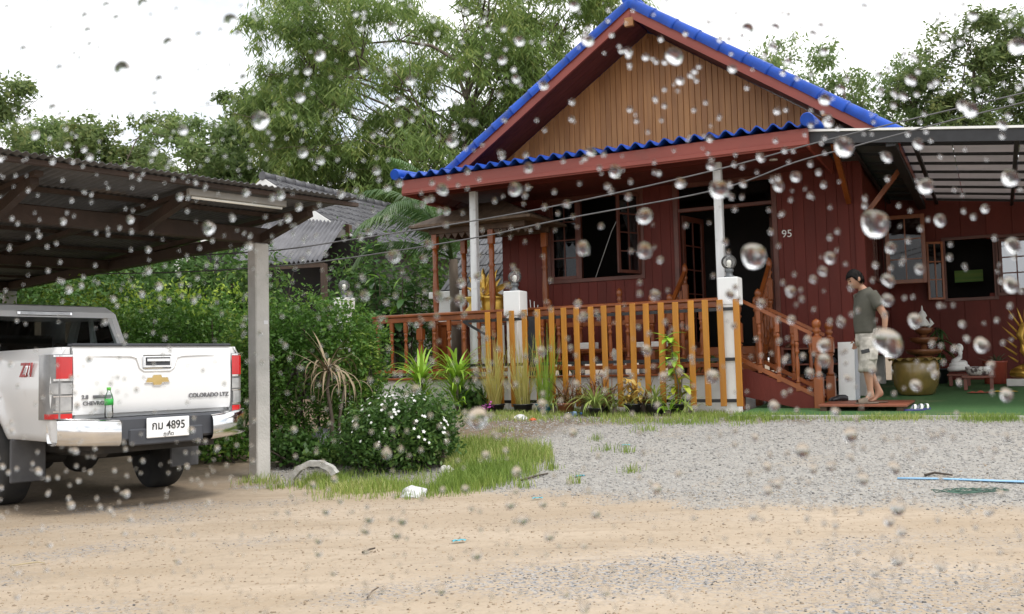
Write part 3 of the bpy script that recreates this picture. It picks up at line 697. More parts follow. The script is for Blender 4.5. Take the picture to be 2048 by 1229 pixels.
cu = MB(); cu.grid(lambda u_, v_: (a + .03 + .30 * u_ * (1 - .6 * v_), WF + .12 + .02 * math.sin(u_ * 20), d - .05 - v_ * 1.1), 14, 6).build('curtain', m_curt, wf)
MB().tube([(a + .85, WF - .06, c + .0), (a + 1.2, WF - .16, c + .75), (b - .2, WF - .14, d - .15)], .006, 5).build('tie_cord', m_postwhite, wf)
# door opening
df = MB(); a, b, c, d = DOOR
for q in ((a - .08, a, c, d + .08), (b, b + .08, c, d + .08), (a, b, d, d + .08)): df.box(q[0], q[1], WF - .045, WF + .07, q[2], q[3], .005)
df.box(a, b, WF - .03, WF + .05, 3.60, 3.66, .005)
df = df.build('door_frame', m_wframe, house)
MB().box(a + .01, b - .01, WF + .005, WF + .012, 3.66, d).build('transom_pane', m_pane, df)
casement(house, 'door_leaf', .70, 2.2, 2, 5, (a + .02, WF + .09, c + .01), R(76), m_wframe, fr=.09)
casement(house, 'door_leaf', .70, 2.2, 2, 5, (b - .02, WF + .09, c + .01), R(104), m_wframe, fr=.09)
m_num = M('white numeral', (.85, .85, .82), (.8, .8, .78), 5, .4)
ob('house_number', text_mesh('95', .165, m_num, .006, 0), house, (.30, WF - .034, 3.10), (R(90), 0, 0))
# side window with its casement swung out towards the yard
sf = MB(); a, b, c, d = SWIN
for q in ((a - .07, a, c - .07, d + .07), (b, b + .07, c - .07, d + .07), (a, b, c - .07, c), (a, b, d, d + .07)): sf.box(S1 - .06, S1 + .05, q[0], q[1], q[2], q[3], .005)
sf = sf.build('window', m_wframe, house)
casement(house, 'casement', .62, d - c, 2, 4, (S1 + .0, a, c), R(90), m_wframe)
casement(house, 'casement', .66, 1.22, 2, 3, (S1 + .06, b - .05, 2.42), R(5), m_rail, fr=.07)
# ------------------------------------------------------------------ the wing of the house behind the lawn
WW = 6.0
W1 = (2.40, 3.16, 2.16, 3.20); W2 = (3.24, 4.4, 2.22, 3.18)
wg = MB()
for (a, b, c, d) in [(S1 + .03, W1[0], .55, 4.4), (W1[0], W1[1], .55, W1[2]), (W1[0], W1[1], W1[3], 4.4), (W1[1], W2[0], .55, 4.4), (W2[0], W2[1], .55, W2[2]), (W2[0], W2[1], W2[3], 4.4), (W2[1], 7.6, .55, 4.4)]:
    wg.box(a, b, WW, WW + .1, c, d)
wg = wg.build('wing_wall', m_maroon, house)
boards(wg, 'board', S1 + .03, 7.6, .56, 4.38, .42, lambda a, b, c, d: MB().box(a, b, WW - .014, WW - .001, c, d, .004), [W1, W2], m_maroon, .008)
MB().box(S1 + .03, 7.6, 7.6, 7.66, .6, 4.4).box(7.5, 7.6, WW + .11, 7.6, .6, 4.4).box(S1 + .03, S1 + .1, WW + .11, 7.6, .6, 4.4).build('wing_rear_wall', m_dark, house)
MB().box(S1 + .03, 7.6, WW - .2, 8.0, 4.41, 4.5).build('wing_roof', m_greyroof, house)
for q, nm in ((W1, 'a'), (W2, 'b')):
    f = MB(); a, b, c, d = q
    for t_ in ((a - .06, a, c - .06, d + .06), (b, b + .06, c - .06, d + .06), (a, b, c - .06, c), (a, b, d, d + .06)): f.box(t_[0], t_[1], WW - .04, WW + .12, t_[2], t_[3], .005)
    f.build('window', m_wframe, house)
casement(house, 'casement', .30, 1.05, 2, 3, (W1[0] - .04, WW - .06, 2.14), R(180 + 25), m_rail, fr=.04)
m_paneb = glass_mat('sky lit pane', (.45, .5, .58), 1.5, .22)
casement(house, 'casement', .56, .95, 2, 3, (W2[0] + .01, WW + .03, W2[2] + .005), 0, m_wframe, m_paneb)
casement(house, 'casement', .56, .95, 2, 3, (W2[0] + .59, WW + .03, W2[2] + .005), 0, m_wframe, m_paneb)
MB().box(2.50, 2.98, 6.9, 6.92, 2.50, 2.72).build('foliage_glimpse', M('painted foliage glimpse', (.05, .22, .03), (.24, .32, .04), 3, .6, stretch=(.2, 1, 3)), house)  # added green strip, painted as foliage glimpsed through the rear window

# ------------------------------------------------------------------ terrace, railing, stairs
terr = thing('terrace', 'raised porch terrace on a low white plinth', 'terrace', HO, RZ)
MB().box(-6.32, -.12, .46, WF - .04, .25, .94, .01).build('plinth', m_white, terr)
for i in range(14):
    w0 = .40 + i * .142
    MB().box(-6.34, -.10, w0, w0 + .136, .942, .97, .004).build('floor_board', m_rail, terr)
rail = thing('porch_railing', 'orange brown railing of turned balusters along the terrace edge', 'railing', HO, RZ)
RW = .53
MB().box(-6.3, -.14, RW - .05, RW + .05, 1.985, 2.035, .012).build('top_rail', m_rail, rail)
MB().box(-6.3, -.14, RW - .02, RW + .02, 1.90, 1.984, .006).build('under_rail', m_rail, rail)
MB().box(-6.3, -.14, RW - .03, RW + .03, 1.05, 1.11, .008).build('bottom_rail', m_rail, rail)
bal = MB(); bal.box(-.03, .03, -.03, .03, 0, .10, .004).box(-.03, .03, -.03, .03, .62, .79, .004)
bal.lathe([(.02, .10), (.032, .12), (.018, .14), (.026, .2), (.032, .32), (.024, .42), (.02, .46), (.034, .48), (.034, .5), (.019, .53), (.03, .57), (.033, .59), (.022, .62)], n=10)
bme = bal.mesh('baluster', m_rail)
for i in range(22):
    s = -6.2 + i * .28
    if abs(s + 5.36) < .1: continue
    ob('baluster', bme, rail, (s, RW, 1.11))
def newel(parent, s, w, z0, z1, mat=m_rail, r=.055, name='newel'):
    h = z1 - z0; o = MB(); o.box(-r, r, -r, r, 0, h * .35, .006).box(-r, r, -r, r, h * .62, h * .80, .006)
    o.lathe([(r * .7, h * .35), (r, h * .37), (r * .6, h * .40), (r * .85, h * .5), (r * .6, h * .58), (r, h * .6), (r * .7, h * .62)], n=12)
    o.lathe([(r * .9, h * .80), (r * .55, h * .82), (r * .6, h * .84), (r * 1.0, h * .865), (r * .6, h * .885), (r * .9, h * .91), (r * 1.05, h * .94), (r * .85, h * .975), (.001, h)], n=12)
    return o.build(name, mat, parent, (s, w, z0))
newel(rail, -5.36, RW + .02, .97, 2.0 - .012)
inr = thing('bench_back_railing', 'row of knob topped posts behind the terrace railing', 'railing', HO, RZ)
for s, z in ((-3.53, 2.25), (-2.98, 2.24), (-2.27, 2.36), (-1.73, 2.24)): newel(inr, s, 1.7, .97, z, r=.05)
MB().box(-3.53, -1.73, 1.68, 1.72, 1.75, 1.83, .006).box(-3.53, -1.73, 1.68, 1.72, 1.30, 1.37, .006).build('cross_rail', m_rail, inr)
MB().box(-3.5, -1.76, 1.30, 1.66, 1.28, 1.32, .006).build('seat', m_rail, inr)
# steps up to the door
ds = thing('door_steps', 'short wooden steps with handrails rising to the dark doorway', 'stairs', HO, RZ)
for i in range(3): MB().box(-1.28, -.02, 1.55 + i * .28, 1.55 + i * .28 + .30, .97 + i * .13, .97 + (i + 1) * .13 - .004, .006).build('tread', m_rail, ds)
for s in (-1.34, .02):
    newel(ds, s, 1.42, .97, 2.20, r=.05); newel(ds, s, 2.28, .97, 2.75, r=.045)
    MB().bar((s, 1.45, 2.0), (s, 2.30, 2.62), .06, .05).build('handrail', m_rail, ds)
    MB().bar((s, 1.45, 1.15), (s, 2.30, 1.62), .05, .06).build('lower_rail', m_rail, ds)
    for k in range(3):
        w = 1.62 + k * .2; o = ob('baluster', bme, ds, (s, w, 1.15 + (w - 1.45) * .56), None, (.8, .8, 1.02))
# stairs down to the lawn
stair = thing('side_staircase', 'wooden side stairs with maroon stringer going down to the lawn', 'stairs', HO, RZ)
for w in (.50, 1.55):
    MB().prism([(-.05, 1.0), (.02, 1.02), (.96, .66), (.96, .47), (.72, .47), (-.05, .64)], 'y', w - .02, w + .02).build('stringer', m_maroon, stair)
    MB().bar((-.06, w, 2.0), (.93, w, 1.475), .065, .045).build('handrail', m_rail, stair)
    MB().bar((-.06, w - .004, 1.16), (.93, w - .004, .65), .05, .055).build('lower_rail', m_rail, stair)
    for k in range(3):
        s = .22 + k * .25; ob('baluster', bme, stair, (s, w, 1.03 - s * .515 + .04), None, (.95, .95, 1.10))
    newel(stair, .99, w, .46, 1.68, r=.06)
    newel(stair, -.07, w + .12 if w > 1 else w + .03, .45, 2.12 if w > 1 else 1.96, r=.05)
for i in range(3): MB().box(.06 + i * .28, .06 + i * .28 + .30, .525, 1.525, .90 - i * .15 - .03, .90 - i * .15, .006).build('tread', m_rail, stair)

# ------------------------------------------------------------------ picket fence between white pillars
fence = thing('picket_fence', 'ochre painted picket fence on black rails before the porch', 'fence', HO, RZ)
pk = MB().box(-.042, .042, -.014, .014, 0, 1.45, .005).mesh('picket', m_picket)
for s in [-4.0, -3.79, -3.58, -3.37, -3.16, -2.94, -2.72, -2.51, -2.31, -2.08, -1.88, -1.66, -1.45, -1.24, -1.03, -.82, -.60, -.39, -.18, .04][1:]:
    ob('picket', pk, fence, (s, random.uniform(-.004, .004), .525 + random.uniform(-.01, .01)), (0, random.uniform(-.006, .006), 0))
for z in (.575, 1.135, 1.82): MB().box(-4.25, .07, .020, .045, z, z + .045).build('rail', m_black, fence)
MB().bar((-4.22, .03, 1.83), (-3.70, .03, 1.55), .035, .035).build('stay', m_black, fence)
for s, lab in ((-.09, 'white pillar at the stair end of the picket fence, lamp on top'), (-3.41, 'white pillar behind the tall rice plants, lamp on top')):
    p = thing('gate_pillar', lab, 'pillar', W(s, .20), RZ, 'white fence pillars')
    MB().box(-.095, .095, -.13, .095, .30, 1.90, .008).build('shaft', m_white, p)
    MB().box(-.14, .14, -.135, .14, 1.90, 2.28, .01).build('head', M('fresh white paint', (.84, .85, .85), (.78, .79, .79), 2, .5), p)
m_lbase = M('grey lamp base', (.16, .17, .18), (.11, .12, .13), 7, .4, metal=.4)
m_bulb = M('frosted bulb', (.85, .84, .78), (.8, .8, .75), 5, .4)
def globe_lamp(loc, label, r=.105):
    g = thing('globe_lamp', label, 'lamp', loc, RZ, 'globe lamps on the pillars')
    MB().lathe([(.075, 0), (.075, .02), (.05, .03), (.045, .07), (.062, .085), (.062, .115), (.05, .125)], n=14).build('base', m_lbase, g)
    MB().sphere((0, 0, .12 + r * .92), r, 20, 14).build('globe', m_globe, g)
    MB().lathe([(.018, .12), (.02, .16), (.034, .19), (.036, .215), (.026, .24), (.001, .25)], n=12).build('bulb', m_bulb, g)
globe_lamp(W(-.09, .20, 2.281), 'clear globe lamp on the pillar beside the side stairs')
globe_lamp(W(-3.41, .20, 2.281), 'clear globe lamp on the pillar among the rice plants')
p3_ = at_w(688, 572, 1.0)
globe_lamp((p3_.x, p3_.y, p3_.z - .22), 'clear globe lamp rising out of the clipped hedge', .105)
q = thing('gate_pillar', 'white pillar buried in the clipped hedge, lamp on top', 'pillar', (p3_.x, p3_.y, 0), RZ, 'white fence pillars')
MB().box(-.1, .1, -.1, .1, .3, p3_.z - .45, .008).build('shaft', m_white, q); MB().box(-.14, .14, -.14, .14, p3_.z - .45, p3_.z - .221, .01).build('head', m_white, q)

# ------------------------------------------------------------------ awning over the lawn
aw = thing('awning', 'black steel awning with translucent panels beside the house', 'awning', HO, RZ)
def AP(s, w, dz=0): return (s, w, 4.19 - .115 * (s - 1.04) + dz - .012 * (w - .3))
m_panel = M('translucent panel', (.50, .46, .45), (.43, .40, .395), .8, .5, trans=.55, objvar=.05, stretch=(1, 3, 1))
for i in range(7):
    s0, s1 = 1.95 + i * .80, 1.95 + i * .80 + .79
    for j in range(2):
        w0, w1 = .36 + j * 2.8, .36 + (j + 1) * 2.8 - .01
        MB().hexa([AP(s0, w0), AP(s1, w0), AP(s1, w1), AP(s0, w1), AP(s0, w0, .008), AP(s1, w0, .008), AP(s1, w1, .008), AP(s0, w1, .008)]).build('panel', m_panel, aw)
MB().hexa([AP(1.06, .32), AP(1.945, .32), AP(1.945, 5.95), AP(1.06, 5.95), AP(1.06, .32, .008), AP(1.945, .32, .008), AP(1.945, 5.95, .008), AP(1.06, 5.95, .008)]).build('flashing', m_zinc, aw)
for k in range(9):
    w = .38 + k * .69
    MB().bar(AP(1.08, w, -.022), AP(7.5, w, -.022), .03, .04).build('purlin', m_black, aw)
for s in (1.5, 2.3, 3.5, 4.7, 6.0): MB().bar(AP(s, .34, -.075), AP(s, 5.95, -.075), .05, .06).build('rafter', m_black, aw)
MB().bar(AP(1.0, .30, -.08), AP(7.5, .30, -.08), .05, .16).build('front_beam', m_black, aw)
MB().bar(AP(2.05, .33, -.15), AP(2.05, 5.95, -.15), .12, .10).build('side_beam', m_black, aw)
MB().bar(AP(1.0, .27, .010), AP(7.5, .27, .010), .05, .03).build('edge_trim', m_white, aw)
for s in (7.3,): MB().box(s - .04, s + .04, .30, .38, .45, 3.35).build('post', m_black, aw)
# ------------------------------------------------------------------ carport
CO = Vector((-2.78, 10.4, 0))
cp = thing('carport', 'open carport with corrugated metal roof on concrete columns', 'carport', CO, R(47))
for (x, y) in ((0, 0), (0, 7.4), (-5.6, 0), (-5.6, 7.4)):
    MB().box(x - .085, x + .085, y - .085, y + .085, -.05, 2.55, .012).build('column', m_conc, cp)
m_paper = M('paper sticker', (.75, .76, .78), (.7, .7, .72), 9, .6)
MB().box(.01, .06, -.089, -.0855, 1.66, 1.70).build('sticker', m_paper, cp)
MB().box(-6.2, .14, -.07, .07, 2.552, 2.72, .01).build('beam', m_beam, cp)
MB().box(-6.2, .14, 7.33, 7.47, 2.552, 2.70, .01).build('beam', m_beam, cp)
MB().box(-6.2, .14, 3.6, 3.74, 2.57, 2.70, .01).build('beam', m_beam, cp)
MB().box(-.06, .06, .071, 7.32, 2.56, 2.69, .01).build('beam', m_beam, cp)
def RZc(y): return 2.90 - .022 * (y + 1.2)
for x in (.02, -1.35, -2.7, -4.05, -5.4):
    MB().hexa([(x - .035, -1.05, RZc(-1.05) - .10), (x + .035, -1.05, RZc(-1.05) - .10), (x + .035, 8.0, RZc(8) - .14), (x - .035, 8.0, RZc(8) - .14), (x - .035, -1.05, RZc(-1.05) - .06), (x + .035, -1.05, RZc(-1.05) - .06), (x + .035, 8.0, RZc(8) - .06), (x - .035, 8.0, RZc(8) - .06)]).build('rafter', m_beam, cp)
    MB().bar((x, -.08, 2.60), (x, -.95, RZc(-1) - .11), .07, .10).build('bracket', m_beam, cp)
for y in (-1.22, -.2, .9, 2.0, 3.1, 4.2, 5.3, 6.4, 7.5): MB().box(-6.4, .42, y - .03, y + .03, RZc(y) - .058, RZc(y) - .02).build('purlin', m_beam, cp)
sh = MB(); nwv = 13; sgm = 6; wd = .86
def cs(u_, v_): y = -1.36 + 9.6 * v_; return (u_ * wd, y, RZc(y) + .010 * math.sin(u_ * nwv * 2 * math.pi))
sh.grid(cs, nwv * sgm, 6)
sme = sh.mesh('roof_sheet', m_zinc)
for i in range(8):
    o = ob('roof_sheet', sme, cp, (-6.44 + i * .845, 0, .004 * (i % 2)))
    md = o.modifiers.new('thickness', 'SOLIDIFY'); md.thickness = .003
lt = thing('fluorescent_lamp', 'unlit white tube lamp fixed under the carport edge', 'lamp', CO, R(47))
MB().box(-1.42, -.38, -1.135, -1.075, RZc(-1.1) - .128, RZc(-1.1) - .062, .006).build('housing', M('grimy lamp housing', (.30, .29, .27), (.22, .215, .20), 6, .6), lt)
MB().tube([(-1.38, -1.105, RZc(-1.1) - .142), (-.42, -1.105, RZc(-1.1) - .142)], .013, 8).build('tube', m_bulb, lt)

# ------------------------------------------------------------------ pickup truck
m_car = M('white car paint', (.80, .81, .82), (.77, .78, .79), 1.5, .28, coat=.5, dirt=((.62, .60, .56), 3.0, .68))
m_chrome = M('chrome', (.80, .80, .80), (.72, .72, .72), 4, .12, metal=1)
m_bump = M('dark step bumper', (.055, .06, .072), (.04, .043, .052), 6, .45)
m_rubber = M('tyre rubber', (.022, .022, .023), (.035, .033, .03), 8, .85)
m_under = M('dirty underbody', (.022, .02, .018), (.04, .034, .028), 8, .8)
m_red = M('red lamp lens', (.55, .012, .015), (.46, .01, .012), 6, .15, coat=.6)
m_lampd = M('smoked lamp housing', (.22, .225, .23), (.15, .155, .16), 9, .15, coat=.6)
m_lampc = M('clear lamp lens', (.48, .49, .50), (.34, .35, .36), 14, .12, coat=.6, metal=.3)
m_cglass = glass_mat('tinted car glass', (.62, .68, .68), 1.5, .10)
m_goldb = M('gold emblem', (.62, .46, .20), (.55, .40, .16), 8, .25, metal=.7)
m_letter = M('chrome lettering', (.18, .18, .19), (.14, .14, .15), 8, .3, metal=.5)
m_redl = M('red lettering', (.42, .015, .02), (.36, .012, .015), 8, .35)
TP = Vector((-3.15, 8.37, -.01))
tk = thing('pickup_truck', 'white double cab pickup truck parked tail outward under the carport', 'pickup truck', TP, R(48))
def xo(z, y):
    b = .835 + .045 * math.sin(math.pi * min(1, max(0, (z - .55) / .95))); d = math.hypot(y - 1.38, z - .40)
    return b + .028 * math.exp(-((d - .50) / .10) ** 2)
def zbot(y):
    a = .62
    if abs(y - 1.38) < .47: a = max(a, .40 + math.sqrt(.47 ** 2 - (y - 1.38) ** 2))
    return a
body = MB()
for sg in (-1, 1):
    ny, nz = 44, 12
    def sf_(u_, v_):
        y = .0 + 2.16 * u_; zb = zbot(y); z = zb + (1.395 - zb) * v_; x = xo(z, y) - (.05 * max(0, 1 - y / .06) ** 2) - .03 * max(0, (v_ - .93) / .07) ** 2; return (sg * x, y, z)
    body.grid(sf_, ny, nz)
    body.grid(lambda u_, v_: (sg * .70, 2.16 * u_, zbot(2.16 * u_) + (1.38 - zbot(2.16 * u_)) * v_), ny, 2)
    body.grid(lambda u_, v_: (sg * (xo(zbot(2.16 * u_), 2.16 * u_) * (1 - v_) + .70 * v_), 2.16 * u_, zbot(2.16 * u_)), ny, 2)
    body.hexa([(sg * .735, .012, .66), (sg * .80, .012, .66), (sg * .80, .05, .66), (sg * .735, .05, .66), (sg * .735, .012, 1.395), (sg * .80, .012, 1.395), (sg * .80, .05, 1.395), (sg * .735, .05, 1.395)])
# bed floor and front, cab lower body, bonnet
body.box(-.70, .70, .05, 2.16, .80, .84).box(-.72, .72, 2.10, 2.16, .84, 1.36)
for sg in (-1, 1):
    body.grid(lambda u_, v_: (sg * (.85 + .045 * math.sin(math.pi * v_ * .9)), 2.19 + 3.02 * u_, max(.50, (.40 + math.sqrt(max(0, .45 ** 2 - (2.19 + 3.02 * u_ - 4.45) ** 2)) if abs(2.19 + 3.02 * u_ - 4.45) < .45 else 0)) * (1 - v_) + (1.22 - .10 * max(0, u_ - .55)) * v_), 40, 8)
body.hexa([(-.85, 2.19, .5), (.85, 2.19, .5), (.85, 2.2, .5), (-.85, 2.2, .5), (-.85, 2.19, 1.22), (.85, 2.19, 1.22), (.85, 2.2, 1.22), (-.85, 2.2, 1.22)])
body.hexa([(-.85, 5.2, .55), (.85, 5.2, .55), (.83, 5.28, .55), (-.83, 5.28, .55), (-.82, 5.12, 1.10), (.82, 5.12, 1.10), (.80, 5.2, 1.05), (-.80, 5.2, 1.05)])
body.grid(lambda u_, v_: (-.86 + 1.72 * u_, 3.85 + 1.36 * v_, 1.23 - .12 * v_ ** 2 + .03 * math.sin(math.pi * u_)), 8, 6)
body.build('body', m_car, tk)
# greenhouse: lofted pillars and roof, with glass set into it
def ring(y0, y1, x, z): return [(-x, y0, z), (x, y0, z), (x, y1, z), (-x, y1, z)]
g = MB(); g.loft([ring(2.20, 3.95, .85, 1.221), ring(2.30, 3.60, .80, 1.50), ring(2.42, 3.30, .735, 1.80)], smooth=False, cap=False)
g.build('window_band', m_cglass, tk)
cabf = MB()
roofr = [ring(2.36, 3.36, .755, 1.78), ring(2.38, 3.30, .75, 1.84), ring(2.46, 3.22, .69, 1.905), ring(2.60, 3.1, .53, 1.925)]
cabf.loft(roofr, smooth=False)
for sg in (-1, 1):
    cabf.bar((sg * .838, 2.215, 1.22), (sg * .73, 2.43, 1.82), .085, .07).bar((sg * .838, 3.93, 1.22), (sg * .73, 3.29, 1.82), .07, .08).bar((sg * .845, 3.05, 1.22), (sg * .75, 2.95, 1.80), .03, .09)
cabf.bar((-.845, 2.20, 1.25), (.845, 2.20, 1.25), .04, .07)
cabf.build('cab', m_car, tk)
for x_ in (-.38, .38):
    se = MB().box(x_ - .22, x_ + .22, 2.75, 2.87, .60, 1.30, .05).build('seat', m_under, tk); MB().box(x_ - .11, x_ + .11, 2.76, 2.84, 1.33, 1.52, .03).build('headrest', m_under, se)
MB().box(-.7, .7, 3.45, 3.8, .9, 1.24, .03).build('dashboard', m_under, tk)
hl = MB().box(-.28, .28, 2.335, 2.37, 1.795, 1.84, .008).build('stop_lamp', m_chrome, tk)
MB().box(-.25, .25, 2.327, 2.334, 1.805, 1.83).build('lens', m_lampc, hl)
# tailgate with handle, crease, emblem and lettering
tg = MB(); nx, nz = 20, 12
def tgf(u_, v_): x = -.725 + 1.45 * u_; z = .835 + .565 * v_; y = -.018 - .012 * math.sin(math.pi * v_) + .02 * max(0, (v_ - .92) / .08) ** 2 + .012 * max(0, (.08 - v_) / .08); return (x, y, z)
tg.grid(tgf, nx, nz).box(-.722, .722, .0, .06, .84, 1.396)
tg = tg.build('tailgate', m_car, tk)
MB().box(-.735, .735, -.025, .07, 1.401, 1.425, .008).build('top_cap', m_bump, tg)
cr = MB(); pth = [(-.56, 1.318), (-.24, 1.316), (-.185, 1.30), (-.155, 1.21), (-.12, 1.185), (.12, 1.185), (.155, 1.21), (.185, 1.30), (.24, 1.316), (.56, 1.318)]
cr.tube([(x + .0, -.030, z) for x, z in pth], [.002, .008, .010, .011, .011, .011, .011, .010, .008, .002], 6).build('crease', m_car, tg)
hb = MB().box(-.135, .135, -.050, -.028, 1.205, 1.325, .014).build('handle_bezel', m_chrome, tg)
MB().box(-.112, .112, -.053, -.0505, 1.232, 1.303).build('handle_recess', m_bump, hb)
MB().box(-.105, .105, -.066, -.054, 1.262, 1.296, .006).build('handle', m_chrome, hb)
bow = MB().prism([(-.105, 1.085), (-.045, 1.085), (-.035, 1.062), (.03, 1.062), (.042, 1.085), (.105, 1.085), (.09, 1.125), (.040, 1.125), (.030, 1.148), (-.035, 1.148), (-.048, 1.125), (-.088, 1.125)], 'y', -.046, -.030)
bow.build('emblem', m_goldb, tg)
MB().prism([(-.115, 1.079), (-.048, 1.079), (-.038, 1.055), (.036, 1.055), (.046, 1.079), (.117, 1.079), (.098, 1.131), (.045, 1.131), (.034, 1.155), (-.040, 1.155), (-.053, 1.131), (-.094, 1.131)], 'y', -.041, -.029).build('emblem_rim', m_chrome, tg)
ob('lettering', text_mesh('COLORADO LTZ', .052, m_letter, .002, .0015), tg, (.50, -.034, .955), (R(90), 0, 0))
ob('lettering', text_mesh('CHEVROLET', .046, m_letter, .002, .0012), tg, (-.52, -.032, .925), (R(90), 0, 0))
ob('lettering', text_mesh('2.8', .046, m_letter, .002, .0012), tg, (-.63, -.034, .978), (R(90), 0, 0))
MB().box(-.565, -.41, -.038, -.031, .966, .992, .003).build('engine_badge', m_letter, tg)
zz = ob('side_lettering', text_mesh('Z71', .165, m_redl, .003, .004, .25), tk, (-.886, .52, 1.21), (R(90), 0, R(-90)))
ob('side_lettering', text_mesh('71', .12, m_chrome, .004, .001, .25), zz, (.045, -.005, .003))
# tail lamps wrap round the corners
for sg in (-1, 1):
    lamp = MB()
    def lf(u_, v_, off=0.0, z0=.80, z1=1.335, u0=0, u1=1):
        t_ = u0 + (u1 - u0) * u_; z = z0 + (z1 - z0) * v_
        if t_ < .45: x, y = .735 + .085 * (t_ / .45), -.022 + .012 * (t_ / .45) ** 2
        else:
            a = (t_ - .45) / .55; x, y = .82 + .066 * math.sin(min(1, a * 1.5) * math.pi / 2), -.010 + .24 * a ** 1.2
        k_ = off; return (sg * (x + (k_ if t_ > .44 else 0)), y - (k_ if t_ <= .45 else 0), z)
    lamp.grid(lambda u_, v_: lf(u_, v_, .010), 18, 6); lamp = lamp.build('tail_lamp', m_lampd, tk)
    MB().grid(lambda u_, v_: lf(u_, v_, .016, 1.135, 1.315, .0, .50), 10, 3).build('red_lens', m_red, lamp)
    MB().grid(lambda u_, v_: lf(u_, v_, .016, 1.01, 1.10, .0, .62), 10, 3).build('clear_lens', m_lampc, lamp)
    MB().grid(lambda u_, v_: lf(u_, v_, .018, .875, .985, .05, .50), 10, 3).build('clear_lens', m_lampc, lamp)
    MB().grid(lambda u_, v_: lf(u_, v_, .016, .808, .850, .0, .75), 12, 2).build('red_lens', m_red, lamp)
    for (z0, z1, u0, u1) in ((1.118, 1.135, 0, .54), (1.315, 1.33, 0, .54), (.862, .873, 0, .54), (.986, .998, 0, .54)):
        MB().grid(lambda u_, v_: lf(u_, v_, .02, z0, z1, u0, u1), 8, 1).build('trim', m_chrome, lamp)
# rear step bumper
bp_ = MB(); bp_.box(-.60, .60, -.20, -.03, .60, .80, .02).box(-.74, .74, -.10, -.03, .62, .80, .01).box(-.34, .34, -.215, -.19, .56, .70, .02).build('rear_bumper', m_bump, tk)
bp_ = [o for o in tk.children if o.name.startswith('rear_bumper')][0]
for sg in (-1, 1):
    c_ = MB()
    def bf(u_, v_):
        a = v_ * 2 * math.pi; x = .42 + .445 * u_; y = -.10 + .16 * u_ ** 3 - .0; ry = .125 - .02 * u_; rz_ = .115
        q_ = lambda t_: math.copysign(abs(t_) ** .55, t_)
        return (sg * x, y + ry * q_(math.cos(a)) - .02, .675 + .03 * u_ + rz_ * q_(math.sin(a)))
    c_.grid(bf, 10, 24).build('chrome_corner', m_chrome, bp_)
m_plate = M('white number plate', (.86, .87, .88), (.82, .83, .84), 4, .4)
m_plt = M('plate letters', (.015, .015, .018), (.02, .02, .022), 4, .5)
pl = MB().box(-.195, .195, -.232, -.220, .615, .785, .006).build('number_plate', m_plate, bp_)
ob('plate_text', text_mesh('กม 4895', .100, m_plt, .001, .0015), pl, (0, -.2335, .715), (R(90), 0, 0), (.88, 1, 1))
ob('plate_text', text_mesh('ภูเก็ต', .045, m_plt, .001, .0005), pl, (0, -.2335, .642), (R(90), 0, 0))
# wheels
wh = MB(); wh.lathe([(.24, -.11), (.345, -.125), (.378, -.105), (.385, -.06), (.385, .06), (.378, .105), (.345, .125), (.24, .11)], n=36)
wme = wh.mesh('tyre', m_rubber)
rm = MB(); rm.lathe([(.001, .075), (.06, .08), (.07, .05), (.19, .04), (.225, .095), (.245, .105), (.245, -.10), (.001, -.09)], n=24)
for k in range(6):
    a = k * math.pi / 3; rm.bar((.05 * math.cos(a), .05 * math.sin(a), .07), (.23 * math.cos(a), .23 * math.sin(a), .085), .05, .03, up=(0, 0, 1))
rme = rm.mesh('rim', M('alloy rim', (.45, .45, .46), (.36, .36, .37), 6, .3, metal=.8))
for (x, y) in ((-.745, 1.38), (.745, 1.38), (-.745, 4.45), (.745, 4.45)):
    w_ = ob('wheel', wme, tk, (x, y, .385), (0, R(90) if x > 0 else R(-90), 0)); ob('rim', rme, w_)
un = MB(); un.box(-.52, -.42, .05, 5.0, .52, .66).box(.42, .52, .05, 5.0, .52, .66).box(-.7, .7, .1, 2.1, .70, .795)
un.tube([(-.75, 1.38, .40), (.75, 1.38, .40)], .06, 10).sphere((-.05, 1.38, .40), .17, 14, 10).box(-.55, .55, -.03, .05, .50, .62).tube([(-.42, .08, .50), (-.42, 1.2, .48), (-.42, 3.5, .5)], .04, 10).box(-.75, .75, 2.3, 4.9, .42, .55)
un.tube([(-.25, .9, .48), (-.25, .899, .66)], .30, 18)
un.build('chassis', m_under, tk)
m_flap = M('mud flap', (.10, .10, .105), (.07, .07, .075), 6, .7)
for sg in (-1, 1): MB().box(sg * .74 - .15, sg * .74 + .15, .83, .86, .24, .62, .01).build('mud_flap', m_flap, tk)
for sg in (-1, 1):
    MB().box(sg * .895 - (.02 if sg < 0 else 0) - .0, sg * .895 + (0 if sg < 0 else .02), 2.7, 2.9, 1.10, 1.14, .005).build('door_handle', m_chrome, tk)
    MB().box(sg * .96 - .08, sg * .96 + .08, 3.72, 3.82, 1.20, 1.38, .03).build('door_mirror', m_car, tk)
# plastic bottle left on the bumper
m_plas = glass_mat('clear plastic', (.92, .95, .95), 1.4, .05)
m_label = M('green bottle label', (.03, .40, .06), (.02, .32, .05), 6, .5)
def bottle(loc, rot, label, cap, lab, s=1.0):
    b = thing('plastic_bottle', label, 'bottle', loc, 0); b.rotation_euler = rot; b.scale = (s, s, s)
    MB().lathe([(.030, 0), (.033, .01), (.033, .07), (.030, .085), (.033, .10), (.033, .155), (.027, .18), (.014, .205), (.013, .222)], n=14).build('body', m_plas, b)
    MB().lathe([(.0345, .10), (.0345, .15)], n=14).build('label_band', lab, b); MB().lathe([(.016, .218), (.016, .238), (.014, .240), (.001, .2405)], n=12).build('cap', cap, b)
m_capg = M('green cap', (.12, .55, .06), (.1, .45, .05), 5, .4)
a_ = Vector((math.cos(R(48)), math.sin(R(48)), 0)); f_ = Vector((-a_.y, a_.x, 0))
